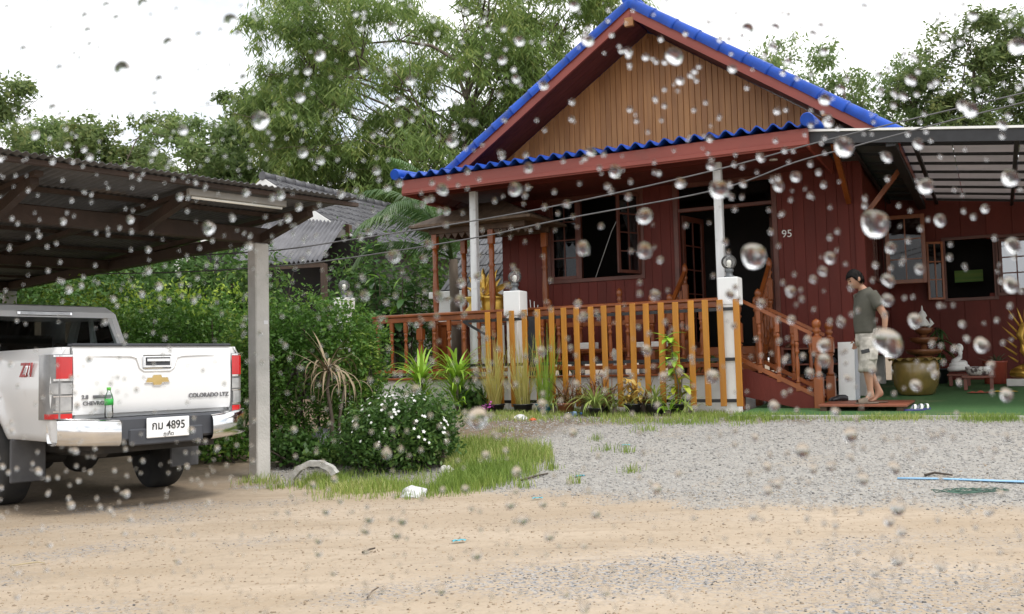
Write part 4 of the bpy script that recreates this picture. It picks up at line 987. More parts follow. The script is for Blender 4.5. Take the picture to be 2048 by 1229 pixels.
bottle(TP + a_ * -.47 + f_ * -.12 + Vector((0, 0, .803)), (0, 0, 0), 'green capped water bottle standing on the truck bumper', m_capg, m_label, 1.05)

# ------------------------------------------------------------------ neighbouring house behind the hedge
nb = thing('neighbour_house', 'low house with grey tiled roof and white barge boards', 'house', HO, RZ)
NS, NZ, NK, NW, NE = -14.45, 6.47, .615, 7.0, 3.35
MB().prism([(NS - 2.7, .3), (NS + 2.7, .3), (NS + 2.7, NZ - NK * 2.7 - .2), (NS, NZ - .25), (NS - 2.7, NZ - NK * 2.7 - .2)], 'y', NW + .7, NW + .85).build('gable_wall', M('dim plaster', (.16, .15, .14), (.11, .10, .095), 3, .8), nb)
MB().box(NS + 2.55, NS + 2.7, NW + .86, 13, .3, NZ - NK * 2.7 - .25).box(NS - 2.7, NS - 2.55, NW + .86, 13, .3, NZ - NK * 2.7 - .25).box(NS - 2.55, NS + 2.55, 12.85, 13, .3, NZ - NK * 2.7 - .25).build('side_walls', M('dim plaster', (.16, .15, .14)), nb)
cn_ = 1 / math.sqrt(1 + NK * NK)
til = MB(); TWd, TL = .42, .50
til.add([(0, 0, .0), (TWd - .006, 0, .0), (TWd - .006, TL, .0), (0, TL, .0), (0, 0, .03), (TWd - .006, 0, .03), (TWd - .006, TL, .012), (0, TL, .012)], [(0, 3, 2, 1), (4, 5, 6, 7), (0, 1, 5, 4), (1, 2, 6, 5), (2, 3, 7, 6), (3, 0, 4, 7)])
for k in (.14, .28): til.tube([(k, .002, .03), (k, TL, .012)], .022, 5)
tle = til.mesh('roof_tile', m_greytile)
for sg in (1, -1):
    rfo = MB(); P0 = lambda d, w, up: (NS + sg * d, w, NZ - NK * d + up)
    rfo.hexa([P0(0, NW, -.12), P0(NE, NW, -.12), P0(NE, 13.3, -.12), P0(0, 13.3, -.12), P0(0, NW, -.05), P0(NE, NW, -.05), P0(NE, 13.3, -.05), P0(0, 13.3, -.05)])
    rfo = rfo.build('roof_slab', m_greytile, nb)
    if sg > 0:
        ncr = 9; cl = NE / cn_ / ncr
        for i in range(ncr):
            for j in range(15):
                # tile local x runs along the ridge, local y up the slope
                d = (i + 1) * cl * cn_ + .02
                o = ob('roof_tile', tle, rfo, P0(d, NW + j * TWd, -.048), None, (1, cl / TL * 1.1, 1))
                yv = Vector((-sg * cn_, 0, NK * cn_)); xv = Vector((0, 1, 0)); zv = xv.cross(yv)
                o.rotation_euler = Matrix((xv, yv, zv)).transposed().to_euler()
                if zv.z < 0: o.scale = (1, cl / TL * 1.1, -1)
    MB().hexa([P0(0, NW - .03, -.42), P0(NE, NW - .03, -.42), P0(NE, NW, -.42), P0(0, NW, -.42), P0(0, NW - .03, -.06), P0(NE, NW - .03, -.06), P0(NE, NW, -.06), P0(0, NW, -.06)]).build('barge_board', m_white, nb)
for j in range(15): MB().tube([(NS, NW - .05 + j * .425, NZ - .01), (NS, NW - .05 + j * .425 + .44, NZ - .02)], [.13, .115], 8).build('ridge_tile', m_greytile, nb)
# lean-to shed roof before it
lr = thing('lean_to_shed', 'grey corrugated lean-to roof over a dark shed behind the hedge', 'shed', HO, RZ)
def loc_(p): s, w = sw(p); return Vector((s, w, p.z))
TL_, TR_, BR_, BL_ = loc_(at_w(540, 437, 6.9)), loc_(at_w(692, 445, 6.9)), loc_(at_w(642, 522, 5.3)), loc_(at_w(452, 533, 5.3))
for k in range(6):
    u0, u1 = k / 6, (k + 1.04) / 6
    def lf2(u_, v_):
        t_ = u0 + (u1 - u0) * u_; p = TL_.lerp(TR_, t_).lerp(BL_.lerp(BR_, t_), v_); return (p.x, p.y, p.z + .035 * math.sin(t_ * 6 * 3.5 * 2 * math.pi))
    o = MB().grid(lf2, 42, 3).build('roof_sheet', m_greyroof, lr); md = o.modifiers.new('thickness', 'SOLIDIFY'); md.thickness = .008
for p in (TL_, TR_, BL_, BR_): MB().box(p.x - .06, p.x + .06, p.y + .05, p.y + .17, .3, p.z - .06).build('post', m_dwood, lr)
MB().bar(BL_ + Vector((0, .1, -.09)), BR_ + Vector((0, .1, -.09)), .07, .10).build('eave_beam', m_dwood, lr)
MB().bar(TL_ + Vector((0, .1, -.09)), TR_ + Vector((0, .1, -.09)), .07, .10).build('wall_plate', m_dwood, lr)
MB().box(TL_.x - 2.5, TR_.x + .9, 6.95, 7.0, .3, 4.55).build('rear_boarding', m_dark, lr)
# pale outbuilding behind the pavilion
obd = thing('outbuilding', 'pale outbuilding with blue grey tiled roof behind the pavilion', 'building', HO, RZ)
a, b = loc_(at_w(876, 600, 4.2)), loc_(at_w(1010, 600, 4.2))
MB().box(a.x - .1, b.x + .4, 4.2, 4.35, .3, a.z + .02, .01).build('wall', m_white, obd)
MB().box(a.x - .18, b.x + .45, 4.12, 4.20, a.z + .02, a.z + .16, .01).build('cornice', m_white, obd)
for i in range(6):
    for j in range(9):
        o = ob('roof_tile', tle, obd, (a.x + .05 + j * .34, 4.25 + i * .32, a.z + .18 + i * .27), (math.atan2(.27, .32), 0, 0), (.8, .9, 1))
MB().hexa([(a.x, 4.25, a.z + .05), (b.x + .4, 4.25, a.z + .05), (b.x + .4, 6.3, a.z + .05), (a.x, 6.3, a.z + .05), (a.x, 4.26, a.z + .162), (b.x + .4, 4.26, a.z + .162), (b.x + .4, 6.2, a.z + 1.79), (a.x, 6.2, a.z + 1.79)]).build('roof_slab', m_greytile, obd)

# ------------------------------------------------------------------ carved pavilion at the end of the terrace with gilt offerings
pv = thing('pavilion', 'small wooden pavilion with turned posts and flat hipped roof on terrace', 'pavilion', HO, RZ)
def turned_post(parent, s, w, z0, z1):
    h = z1 - z0; o = MB(); o.box(-.06, .06, -.06, .06, 0, h * .36, .006).box(-.05, .05, -.05, .05, h * .9, h, .006)
    o.lathe([(.045, h * .36), (.06, h * .375), (.035, h * .39), (.055, h * .41), (.06, h * .43), (.04, h * .45), (.05, h * .5), (.058, h * .6), (.045, h * .72), (.04, h * .74), (.058, h * .755), (.04, h * .77), (.05, h * .84), (.045, h * .9)], n=12)
    o.build('post', m_rail, parent, (s, w, z0))
PZ = 3.44
for s, w in ((-5.46, 1.22), (-4.35, 1.22), (-5.42, 2.15), (-3.80, 2.15)): turned_post(pv, s, w, .97, PZ)
MB().box(-5.55, -3.7, 1.17, 1.27, PZ, PZ + .10, .006).box(-5.55, -3.7, 2.10, 2.20, PZ, PZ + .10, .006).box(-5.51, -5.41, 1.27, 2.10, PZ, PZ + .10).box(-3.85, -3.75, 1.27, 2.10, PZ, PZ + .10).build('ring_beam', m_dwood, pv)
for i in range(14):
    s = -5.5 + i * .135; MB().prism([(s, PZ - .01), (s + .12, PZ - .01), (s + .09, PZ - .06), (s + .06, PZ - .10), (s + .03, PZ - .06)], 'y', 1.18, 1.20).build('fringe', m_dwood, pv)
rp_ = MB(); e0, e1, w0, w1, zt = -5.78, -3.45, .88, 2.34, 3.98
rp_.add([(e0, w0, PZ + .10), (e1, w0, PZ + .10), (e1, w1, PZ + .10), (e0, w1, PZ + .10), (-4.9, 1.6, zt), (-4.3, 1.6, zt), (e0, w0, PZ + .14), (e1, w0, PZ + .14), (e1, w1, PZ + .14), (e0, w1, PZ + .14)],
        [(3, 2, 1, 0), (0, 1, 7, 6), (1, 2, 8, 7), (2, 3, 9, 8), (3, 0, 6, 9), (6, 7, 5, 4), (7, 8, 5), (8, 9, 4, 5), (9, 6, 4)])
rp_.build('roof', M('weathered roof boards', (.17, .115, .075), (.10, .066, .042), 6, .7, .3, 40, stretch=(3, 1, 1)), pv)
MB().box(-5.5, -3.75, 1.3, 2.1, 1.86, 1.93, .008).build('altar_table', m_rail, pv)
for s in (-5.4, -3.85): MB().box(s - .05, s + .05, 1.35, 1.45, .97, 1.859).build('table_leg', m_rail, pv)
def vase(loc, label, mat, h=.34, r=.14, name='offering_vase'):
    o = MB().lathe([(r * .55, 0), (r * .6, h * .04), (r, h * .25), (r * .95, h * .45), (r * .6, h * .62), (r * .5, h * .72), (r * .72, h * .84), (r * 1.0, h * .93), (r * .95, h), (r * .7, h * .95), (r * .4, h * .8)], n=20).build(name, mat, None, loc, (0, 0, RZ)); return tag(o, label, 'vase')
vase(W(-4.93, 1.62, 1.93), 'yellow glazed offering vase on the pavilion altar', m_yellow, .42, .17)
vz = tag(MB().lathe([(.20, 0), (.21, .03), (.18, .05), (.19, .10), (.205, .3), (.195, .38), (.21, .4), (.18, .43), (.08, .47), (.05, .52), (.03, .6), (.018, .72), (.001, .82)], n=20).build('gilt_urn', m_gold, None, W(-4.62, 1.78, 1.93), (0, 0, RZ)), 'gilt lidded urn with a pointed finial on the pavilion altar', 'urn')
fl = thing('gilt_ornament', 'fan of gilt leaves rising over the altar vases', 'ornament', W(-4.86, 1.85, 1.93), RZ)
lfm = MB(); lfm.add([(0, 0, 0), (.06, .01, .2), (.05, .03, .38), (0, .05, .55), (-.05, .03, .38), (-.06, .01, .2), (0, -.02, .25)], [(0, 1, 6), (1, 2, 6), (2, 3, 6), (3, 4, 6), (4, 5, 6), (5, 0, 6)]); lfe = lfm.mesh('gilt_leaf', m_gold)
for i, a in enumerate((-62, -42, -24, -8, 8, 24, 42, 62)): ob('gilt_leaf', lfe, fl, (0, 0, .42), (R(-6), R(a), 0), 1.0 if i % 2 else .82)
MB().lathe([(.06, 0), (.05, .1), (.03, .2), (.045, .3), (.05, .45), (.001, .5)], n=10).build('stem', m_gold, fl)
MB().lathe([(.03, .5), (.05, .6), (.03, .7), (.045, .78), (.001, .95)], n=10).build('finial', m_gold, fl)
sb_ = thing('incense_stand', 'small dark incense stand with white sticks beside the altar', 'stand', W(-3.62, 1.30, .97), RZ)
MB().box(-.14, .14, -.1, .1, 0, 1.02, .01).build('cabinet', m_bump, sb_); MB().tube([(-.06, 0, 1.02), (-.07, 0, 1.25)], .006, 5).tube([(.0, 0, 1.02), (.005, 0, 1.22)], .006, 5).tube([(.05, .02, 1.02), (.06, .02, 1.16)], .006, 5).build('sticks', m_white, sb_)

# ------------------------------------------------------------------ power cables
m_cable = M('grey cable', (.11, .11, .115), (.08, .08, .085), 9, .6)
def cable(pts, label):
    P_ = []
    for (x, y) in pts:
        dep = 10.0 + (2048 - x) / 1548 * .9 if x > 500 else 10.9 + (500 - x) / 320 * 2.2
        P_.append(at_y(x, y, dep))
    d = ray(2300, pts[0][1] - 62); P_.insert(0, CAM + d * (9.9 / d.y))
    Q = []
    for i in range(len(P_) - 1):
        p0, p1, p2, p3 = P_[max(0, i - 1)], P_[i], P_[i + 1], P_[min(len(P_) - 1, i + 2)]
        for t in np.linspace(0, 1, 6, endpoint=False): Q.append(.5 * ((2 * p1) + (p2 - p0) * t + (2 * p0 - 5 * p1 + 4 * p2 - p3) * t * t + (3 * p1 - p0 - 3 * p2 + p3) * t ** 3))
    Q.append(P_[-1])
    tag(MB().tube(Q, .0085, 6).build('power_cable', m_cable), label, 'cable', 'cables strung across the house front')
cable([(2048, 186), (1830, 237), (1640, 284), (1433, 340), (1170, 400), (960, 440), (700, 480), (540, 502), (330, 515), (150, 530)], 'upper grey cable strung from the carport past the porch')
cable([(2048, 205), (1880, 247), (1690, 298), (1590, 325), (1433, 380), (1120, 440), (950, 476), (700, 516), (540, 534), (350, 545), (190, 548)], 'lower sagging grey cable strung from the carport past the porch')
# ------------------------------------------------------------------ trees
lm_big = leaf_mat('feathery tree leaf', (.15, .24, .075), (.24, .34, .10), (.46, .50, .16), .58)
lm_mid = leaf_mat('yard tree leaf', (.12, .18, .065), (.19, .26, .09), (.37, .39, .15), .55)
lm_pale = leaf_mat('pale airy tree leaf', (.15, .23, .085), (.23, .32, .115), (.38, .43, .17), .58)
def tree_at(px, D): return ((px - CX) / FPX * D, D, .3)
def zpx(y, D, x=1024): return (730 - .024 * (x - 1024) - y) / FPX * D + CAMH
B = tree_at(925, 34)
cl = crown_clumps(22, (2.0, -.5, 9.6), (2.6, 2.0, 3.4), 1.05, 55, .2) + crown_clumps(90, (-2.1, .3, 11.8), (6.6, 4.0, 6.0), 1.1, 5, .3, 5.2) + crown_clumps(16, (-6.2, -.5, 8.4), (2.0, 1.6, 2.4), 1.0, 6, .2) + crown_clumps(18, (4.2, .5, 14.2), (3.4, 2.5, 2.6), 1.1, 7, .2) + crown_clumps(20, (-2.4, -1.2, 7.2), (4.2, 1.2, 2.0), 1.1, 17, .2)
tree('feathery_tree', 'tall tree with drooping feathery foliage rising behind the house', 'tree', B, (.3, 0, 12.5), cl, 480, .36, .056, .72, lm_big, m_bark, .20, 3, None, .85, .042)
BG = 'trees beyond the neighbouring house'
specs = [(-60, 36, 150, 2.6, 11, 'dark tree whose crown leans in at the carport side'), (70, 40, 262, 2.3, 12, 'rounded tree above the carport roof ridge'), (215, 38, 225, 2.2, 13, 'peaked tree standing tallest over the carport roof'),
         (330, 43, 290, 2.2, 14, 'low tree in the dip of the treeline'), (390, 37, 250, 2.1, 15, 'bushy tree right of the dip in the treeline'), (490, 41, 175, 2.3, 16, 'lacy tree beside the feathery tree, sky showing through'), (585, 38, 270, 2.3, 18, 'tree behind the grey tiled roof ridge'), (690, 36, 300, 2.2, 19, 'dense tree between the tiled roof and the feathery tree')]
for (px, D, ty, r_, sd, lab) in specs:
    r_ *= 1.2; b = tree_at(px, D); H = zpx(ty - 30, D, px) - .3; n = 34
    c = crown_clumps(n, (0, 0, H * .62), (r_, r_ * .8, H * .37), .95, sd, .35) + crown_clumps(12, (0, -.6, H * .33), (r_ * 1.15, r_ * .5, H * .18), .95, sd + 40, .2)
    tree('yard_tree', lab, 'tree', b, (.2, 0, H * .8), c, 560, .24, .11, .25, lm_mid if sd % 3 else lm_pale, m_bark, .17, sd, BG, .8, .04)
for (px, D, ty, r_, sd, lab, lm, per) in [(1590, 31, 40, 1.7, 31, 'airy pale tree showing over the right roof slope', lm_pale, 290), (1700, 30, 62, 1.05, 32, 'thin drooping tree near the verge tip', lm_pale, 290), (1842, 30, 95, .8, 33, 'narrow pale tree beside the dark roadside tree', lm_pale, 290),
                                          (1790, 33, 200, 1.3, 36, 'low tree peeping over the awning trim', lm_pale, 330), (1960, 29, 8, 1.5, 34, 'large dark green tree above the awning', lm_mid, 430), (2080, 29, -40, 1.5, 35, 'tree half out of view above the awning', lm_mid, 430)]:
    b = tree_at(px, D); H = zpx(ty, D, px) - .3
    c = crown_clumps(22, (0, 0, H - 2.6), (r_, r_ * .8, 2.5), .75, sd, .25) + crown_clumps(8, (0, 0, H - 4.6), (r_ * .9, r_ * .7, 1.4), .75, sd + 50, .2)
    tree('street_tree', lab, 'tree', b, (.15, 0, H * .85), c, per * 1.7, .20, .065 if per < 300 else .07, .6 if per < 300 else .3, lm, m_bark, .14, sd, 'trees behind the awning', .8, .03)

# ------------------------------------------------------------------ hedges and shrubs
lm_hedge = leaf_mat('hedge leaf', (.055, .14, .024), (.105, .22, .036), (.34, .44, .08), .38)
lm_shrub = leaf_mat('shrub leaf', (.045, .11, .026), (.08, .165, .036), (.18, .27, .06), .36)
lm_lime = leaf_mat('lime young leaf', (.17, .30, .035), (.30, .44, .05), (.52, .60, .09), .42)
c = at_y(610, 800, 12.2)
hb_ = shrub('clipped_hedge', 'bushy green hedge swelling around the concrete carport column', 'hedge', (c.x, c.y, .05),
      [(0, 0, 1.0, .95, .6, 1.05), (-.55, 0, 1.45, .55, .5, .60), (.5, -.05, 1.35, .52, .5, .62), (.0, 0, 1.62, .75, .5, .42), (-.6, .1, .7, .6, .5, .7), (.6, 0, .75, .42, .45, .75), (.80, 0, 1.1, .25, .4, .6)], 24000, .062, .032, .2, lm_hedge, m_barkd, 21, stems=16, shell=.5)
for i, (px, py, D, L, lab) in enumerate([(330, 720, 13.6, [(0, 0, 1.0, 1.3, .6, 1.1), (-.9, 0, 1.35, .7, .5, .75), (.75, .1, 1.5, .6, .5, .65), (.1, 0, 1.75, .9, .5, .42)], 'tall hedge behind the truck with lime young tips'),
                                      (150, 700, 15.0, [(0, 0, 1.1, 1.4, .7, 1.2), (-1.2, 0, 1.2, 1.0, .6, 1.1)], 'dark hedge behind the truck cab')]):
    c = at_y(px, py, D)
    shrub('clipped_hedge', lab, 'hedge', (c.x, c.y, .1), L, 17000, .066, .034, .2, lm_hedge, m_barkd, 22 + i, stems=12, shell=.5)
c = at_y(330, 600, 13.3); r_ = np.random.default_rng(3); q = np.stack([r_.uniform(-1.5, 1.1, 520), r_.normal(size=520) * .3, 2.0 + .12 * r_.normal(size=520)], -1); q[:, 2] += .10 * np.sin(q[:, 0] * 9)
V, F4 = leaves_np(q, .07, .036, .0, r_)
hy = [o for o in bpy.data.objects if o.name.startswith('clipped_hedge') and o.get('label', '').startswith('tall hedge')][0]
tips = ob('young_tips', raw_mesh('young_tips', V + np.array([c.x - hy.location.x, c.y - hy.location.y, .12]), F4, lm_lime, 4), hy); tag(tips, kind='stuff')
for i, (px, D, ty, rr, lm, lab) in enumerate([(110, 18.5, 530, 1.6, lm_hedge, 'yellowish shrub spreading behind the truck cab'), (300, 18, 490, 1.7, lm_shrub, 'dark leafy shrub under the carport eave'), (430, 17.5, 480, 1.2, lm_shrub, 'dense shrub beside the lean-to roof'), (-90, 18, 500, 1.8, lm_shrub, 'dark shrub beyond the carport posts'), (790, 21, 470, 1.3, lm_shrub, 'green thicket behind the glossy shrub')]):
    H = zpx(ty, D, px); b = tree_at(px, D)
    shrub('leafy_shrub', lab, 'shrub', (b[0], b[1], .25), [(0, 0, H * .45, rr, .8, H * .5), (-rr * .6, 0, H * .6, rr * .6, .6, H * .33), (rr * .6, .1, H * .62, rr * .55, .6, H * .32)], 7000, .15, .055, .45, lm, m_barkd, 60 + i, stems=9, shell=.35)
# white flowered bush at the edge of the drive
c = at_g(795, 948)
wb = shrub('flowering_bush', 'round dark green bush dotted with small white flowers', 'bush', (c.x, c.y + .25, c.z - .02), [(0, 0, .42, .60, .5, .42), (-.35, .05, .36, .35, .4, .36), (.32, .02, .40, .32, .38, .36), (.1, .05, .62, .42, .36, .24), (.42, 0, .55, .2, .25, .28)], 11000, .062, .026, .15, lm_shrub, m_barkd, 71, stems=12, shell=.5)
m_petal = M('white petal', (.86, .86, .84), (.8, .8, .78), 9, .6, trans=.2)
fm = MB()
for k in range(5):
    a = k * 2 * math.pi / 5; u_ = Vector((math.cos(a), math.sin(a), 0)); v_ = Vector((-u_.y, u_.x, 0)); fm.add([(0, 0, 0), u_ * .014 + v_ * .009 + Vector((0, 0, .004)), u_ * .026 + Vector((0, 0, .003)), u_ * .014 - v_ * .009 + Vector((0, 0, .004))], [(0, 1, 2, 3)])
fme = fm.mesh('flower', m_petal)
r_ = np.random.default_rng(5)
for k in range(64):
    th, ph = r_.uniform(-2.9, -.2), r_.uniform(-.15, 1.2)
    p = Vector((math.cos(th) * math.cos(ph) * .66, math.sin(th) * math.cos(ph) * .55, .42 + math.sin(ph) * .46))
    ob('flower', fme, wb, p, (R(60) * math.cos(ph), 0, th + R(90)), (.55 + .4 * r_.random()))
c = at_g(640, 930)
shrub('weed_patch', 'low broad leaved weeds at the foot of the hedge', 'weeds', (c.x, c.y, c.z), [(0, 0, .12, .55, .3, .2), (.5, -.1, .14, .4, .3, .18), (-.35, .1, .2, .35, .3, .25)], 2600, .07, .05, .05, lm_shrub, m_barkd, 72, stems=8, shell=.1)
c = at_g(450, 925)
shrub('weed_patch', 'bright weeds under the truck side of the column', 'weeds', (c.x, c.y, c.z), [(0, 0, .18, .55, .35, .28), (-.5, .2, .15, .4, .3, .2)], 1800, .06, .04, .05, lm_hedge, m_barkd, 73, stems=8, shell=.1)
c = at_w(945, 800, -.1)
shrub('leafy_shrub', 'small leafy plant between the strap leaved clumps and purple flowers', 'shrub', (c.x, c.y, .42), [(0, 0, .22, .25, .2, .22)], 420, .10, .06, .1, lm_shrub, m_barkd, 74, stems=5, shell=.2)
# glossy broad leaved shrub: every large leaf is a piece
def leaf_mesh(L, w, mat, fold=.2, droop=.25, n=6, name='leaf'):
    mb = MB(); vs = []; fs = []
    for i in range(n + 1):
        t = i / n; ww = w * .5 * math.sin(math.pi * min(1, t * .96 + .03)) ** .75; y = L * t; z = -droop * L * t * t
        vs += [(-ww, y, z + fold * ww), (0, y, z), (ww, y, z + fold * ww)]
    for i in range(n):
        a = i * 3; fs += [(a, a + 1, a + 4, a + 3), (a + 1, a + 2, a + 5, a + 4)]
    mb.add(vs, fs, True); return mb.mesh(name, mat, False)
lm_gloss = M('glossy shrub leaf', (.055, .14, .045), (.10, .20, .06), 3, .3, objvar=.45, trans=.2)
lm_gl2 = M('young shrub leaf', (.20, .40, .05), (.26, .45, .07), 3, .35, objvar=.3, trans=.35)
c = W(-6.95, 1.9); gs = thing('glossy_shrub', 'tall shrub with big glossy dark leaves left of the pavilion', 'shrub', (c.x, c.y, .4), 0)
glm, glm2 = leaf_mesh(.27, .135, lm_gloss), leaf_mesh(.24, .11, lm_gl2)
r_ = np.random.default_rng(8); st = MB()
tips_ = []
for k in range(17):
    a = r_.uniform(0, 6.28); rr = r_.uniform(.1, .62); top = Vector((rr * math.cos(a), rr * math.sin(a) * .7, r_.uniform(1.3, 3.0) if k else 3.15)); base_ = Vector((r_.normal() * .08, r_.normal() * .08, -.1)); mid = base_.lerp(top, .55) + Vector((top.x * .3, top.y * .3, .0))
    st.tube([base_, mid, top], [.025, .016, .006], 6); tips_.append((mid, top))
st.build('stems', m_barkd, gs, fix=False)
for k in range(290):
    mid, top = tips_[k % 17]; p = mid.lerp(top, r_.uniform(.15, 1.02)); young = (top - p).length < .16 and r_.random() < .6
    o = ob('leaf', glm2 if young else glm, gs, p, (r_.uniform(-.7, .6), r_.uniform(-.4, .4), r_.uniform(0, 6.28)), r_.uniform(.75, 1.25))
# coconut palm: fronds are pieces
lm_palm = M('palm leaflet', (.055, .12, .035), (.10, .18, .05), 2, .35, objvar=.2, trans=.3)
c = at_y(905, 470, 18.6); pm = thing('palm', 'young palm with arching feathery fronds at the porch corner', 'palm', (c.x, c.y, .4), 0)
MB().tube([(0, 0, 0), (.04, 0, 1.2), (0, .02, 2.85)], [.14, .11, .09], 10).build('trunk', m_bark, pm)
def frond(az, el, L, bend, seed):
    r = np.random.default_rng(seed); mb = MB(); pts = []
    for i in range(13):
        t = i / 12; e = el - bend * t * t; 
        if i == 0: p = Vector((0, 0, 2.85))
        else: p = pts[-1] + Vector((math.cos(az) * math.cos(e), math.sin(az) * math.cos(e), math.sin(e))) * (L / 12)
        pts.append(p)
    mb.tube(pts, [.022 * (1 - .85 * i / 12) for i in range(13)], 5)
    side = Vector((-math.sin(az), math.cos(az), 0))
    for i in range(4, 48):
        t = i / 48; k = t * 12; j = min(11, int(k)); p = pts[j].lerp(pts[j + 1], k - j); d = (pts[j + 1] - pts[j]).normalized(); ll = .52 * math.sin(math.pi * (t * .85 + .12)) ** .7
        for sg in (-1, 1):
            q = (side * sg * .75 + d * .65 + Vector((0, 0, -.12))).normalized(); e1 = p + q * ll * .5; e2 = p + q * ll + Vector((0, 0, -.30 * ll * (1 + r.random()))); wv = d * .02
            mb.add([p - wv * .6, p + wv * .6, e1 + wv, e1 - wv, e2], [(0, 1, 2, 3), (3, 2, 4)])
    mb.build('frond', lm_palm, pm, fix=False)
for i, (az, el, L, bd) in enumerate([(175, 68, 2.6, 1.5), (205, 50, 2.5, 1.9), (150, 60, 2.6, 1.7), (230, 62, 2.4, 2.0), (120, 72, 2.5, 1.4), (190, 28, 2.2, 1.5), (260, 45, 2.0, 1.6), (90, 55, 2.3, 1.6), (215, 80, 2.5, 1.2), (40, 60, 1.9, 1.6)]): frond(R(az), R(el), L, bd, i)

# ------------------------------------------------------------------ strap leaved clumps, potted plants
lm_strap = M('strap leaf', (.24, .44, .04), (.36, .56, .07), 3, .38, objvar=.3, trans=.3)
lm_sp = M('striped leaf', (.42, .46, .16), (.20, .32, .06), 3, .45, objvar=.25, trans=.3)
lm_dead = M('dead strap leaf', (.33, .26, .17), (.22, .165, .10), 4, .85, objvar=.25)
lm_redg = M('reddish grass leaf', (.20, .085, .04), (.13, .06, .03), 4, .6, objvar=.3, trans=.2)
def strap(L, w, droop, mat, name='leaf', n=8, rise=1.2):
    mb = MB(); vs = []; fs = []; p = Vector((0, 0, 0)); 
    for i in range(n + 1):
        t = i / n; e = rise - droop * t ** 1.3; ww = w * .5 * (1 - t ** 2.2) * (.65 + .35 * min(1, t * 4))
        vs += [(-ww, p.y, p.z + .18 * ww), (0, p.y, p.z), (ww, p.y, p.z + .18 * ww)]; p = p + Vector((0, math.cos(e), math.sin(e))) * (L / n)
    for i in range(n): a = i * 3; fs += [(a, a + 1, a + 4, a + 3), (a + 1, a + 2, a + 5, a + 4)]
    mb.add(vs, fs, True); return mb.mesh(name, mat, False)
def rosette(parent, meshes, n, z, seed, tilt=.5, spread=.02, sc=(.7, 1.2)):
    r = np.random.default_rng(seed)
    for i in range(n): ob('leaf', meshes[i % len(meshes)], parent, (r.normal() * spread, r.normal() * spread, z + r.uniform(-.02, .04)), (r.uniform(-tilt, tilt * .5), 0, i * 2.399 + r.normal() * .2), r.uniform(*sc))
sm = [strap(.92, .070, 1.4, lm_strap, rise=.95), strap(.88, .070, 1.9, lm_strap, rise=.85), strap(.74, .065, 1.0, lm_strap)]
for (px, py, h, lab, sd) in [(842, 795, .52, 'bright strap leaved clump nearer the clipped hedge', 1), (913, 795, .54, 'bright strap leaved clump nearer the rice pots', 2)]:
    c = at_w(px, py, -.15); p = thing('strap_leaf_plant', lab, 'plant', (c.x, c.y, .40), 0, 'strap leaved clumps before the plinth')
    MB().tube([(0, 0, -.05), (.02, 0, h * .5), (0, 0, h + .02)], [.035, .03, .025], 8).build('stem', m_bark, p)
    rosette(p, sm, 44, h, sd, .5, .03, (.65, 1.0)); rosette(p, sm, 26, h * .6, sd + 20, .4, .03, (.55, .8)); rosette(p, sm, 16, h * .3, sd + 30, .4, .05, (.4, .65))
    o = MB().tube([(.0, 0, .05), (.1, -.05, .15)], [.02, .015], 6).build('side_shoot', m_bark, p)
    for k in range(14): ob('leaf', sm[k % 3], p, (.08, -.06, .12), (random.uniform(-.4, .3), 0, k * 2.4), .62)
# dead dracaena
c = at_g(690, 868); c = at_y(685, 845, 12.0); dd = thing('dead_plant', 'dried out plant with hanging grey brown leaves by the hedge', 'plant', (c.x - .02, 11.25, .18), 0)
MB().tube([(0, 0, -.05), (.04, 0, .35), (-.02, 0, .75), (.02, -.02, .98)], [.028, .024, .02, .018], 7).tube([(.1, .05, -.05), (.12, 0, .4), (.2, -.03, .8)], [.02, .018, .014], 7).build('stem', m_bark, dd)
dm = [strap(.62, .032, 2.6, lm_dead, rise=.5), strap(.70, .03, 2.2, lm_dead, rise=.3), strap(.55, .03, 3.0, lm_dead, rise=1.0), strap(.6, .028, .6, lm_dead, rise=1.0)]
rosette(dd, dm, 44, .93, 9, .4, .025); 
for k in range(14): ob('leaf', dm[k % 3], dd, (.2, -.03, .78), (random.uniform(-.3, .2), 0, k * 2.4), .75)
def pot(parent, r, h, mat, n=18):
    return MB().lathe([(r * .72, 0), (r * .95, h * .9), (r * 1.04, h * .9), (r * 1.05, h), (r * .95, h), (r * .9, h * .86), (.001, h * .84)], n=n).build('pot', mat, parent)
lm_rice = leaf_mat('rice straw', (.40, .40, .10), (.58, .52, .18), (.72, .64, .32), .35)
lm_riceg = leaf_mat('green rice blade', (.17, .33, .04), (.30, .44, .07), (.56, .56, .18), .35)
m_potblue = M('pot wrapped in blue plastic', (.05, .30, .40), (.03, .20, .28), 6, .4, .3, 20)
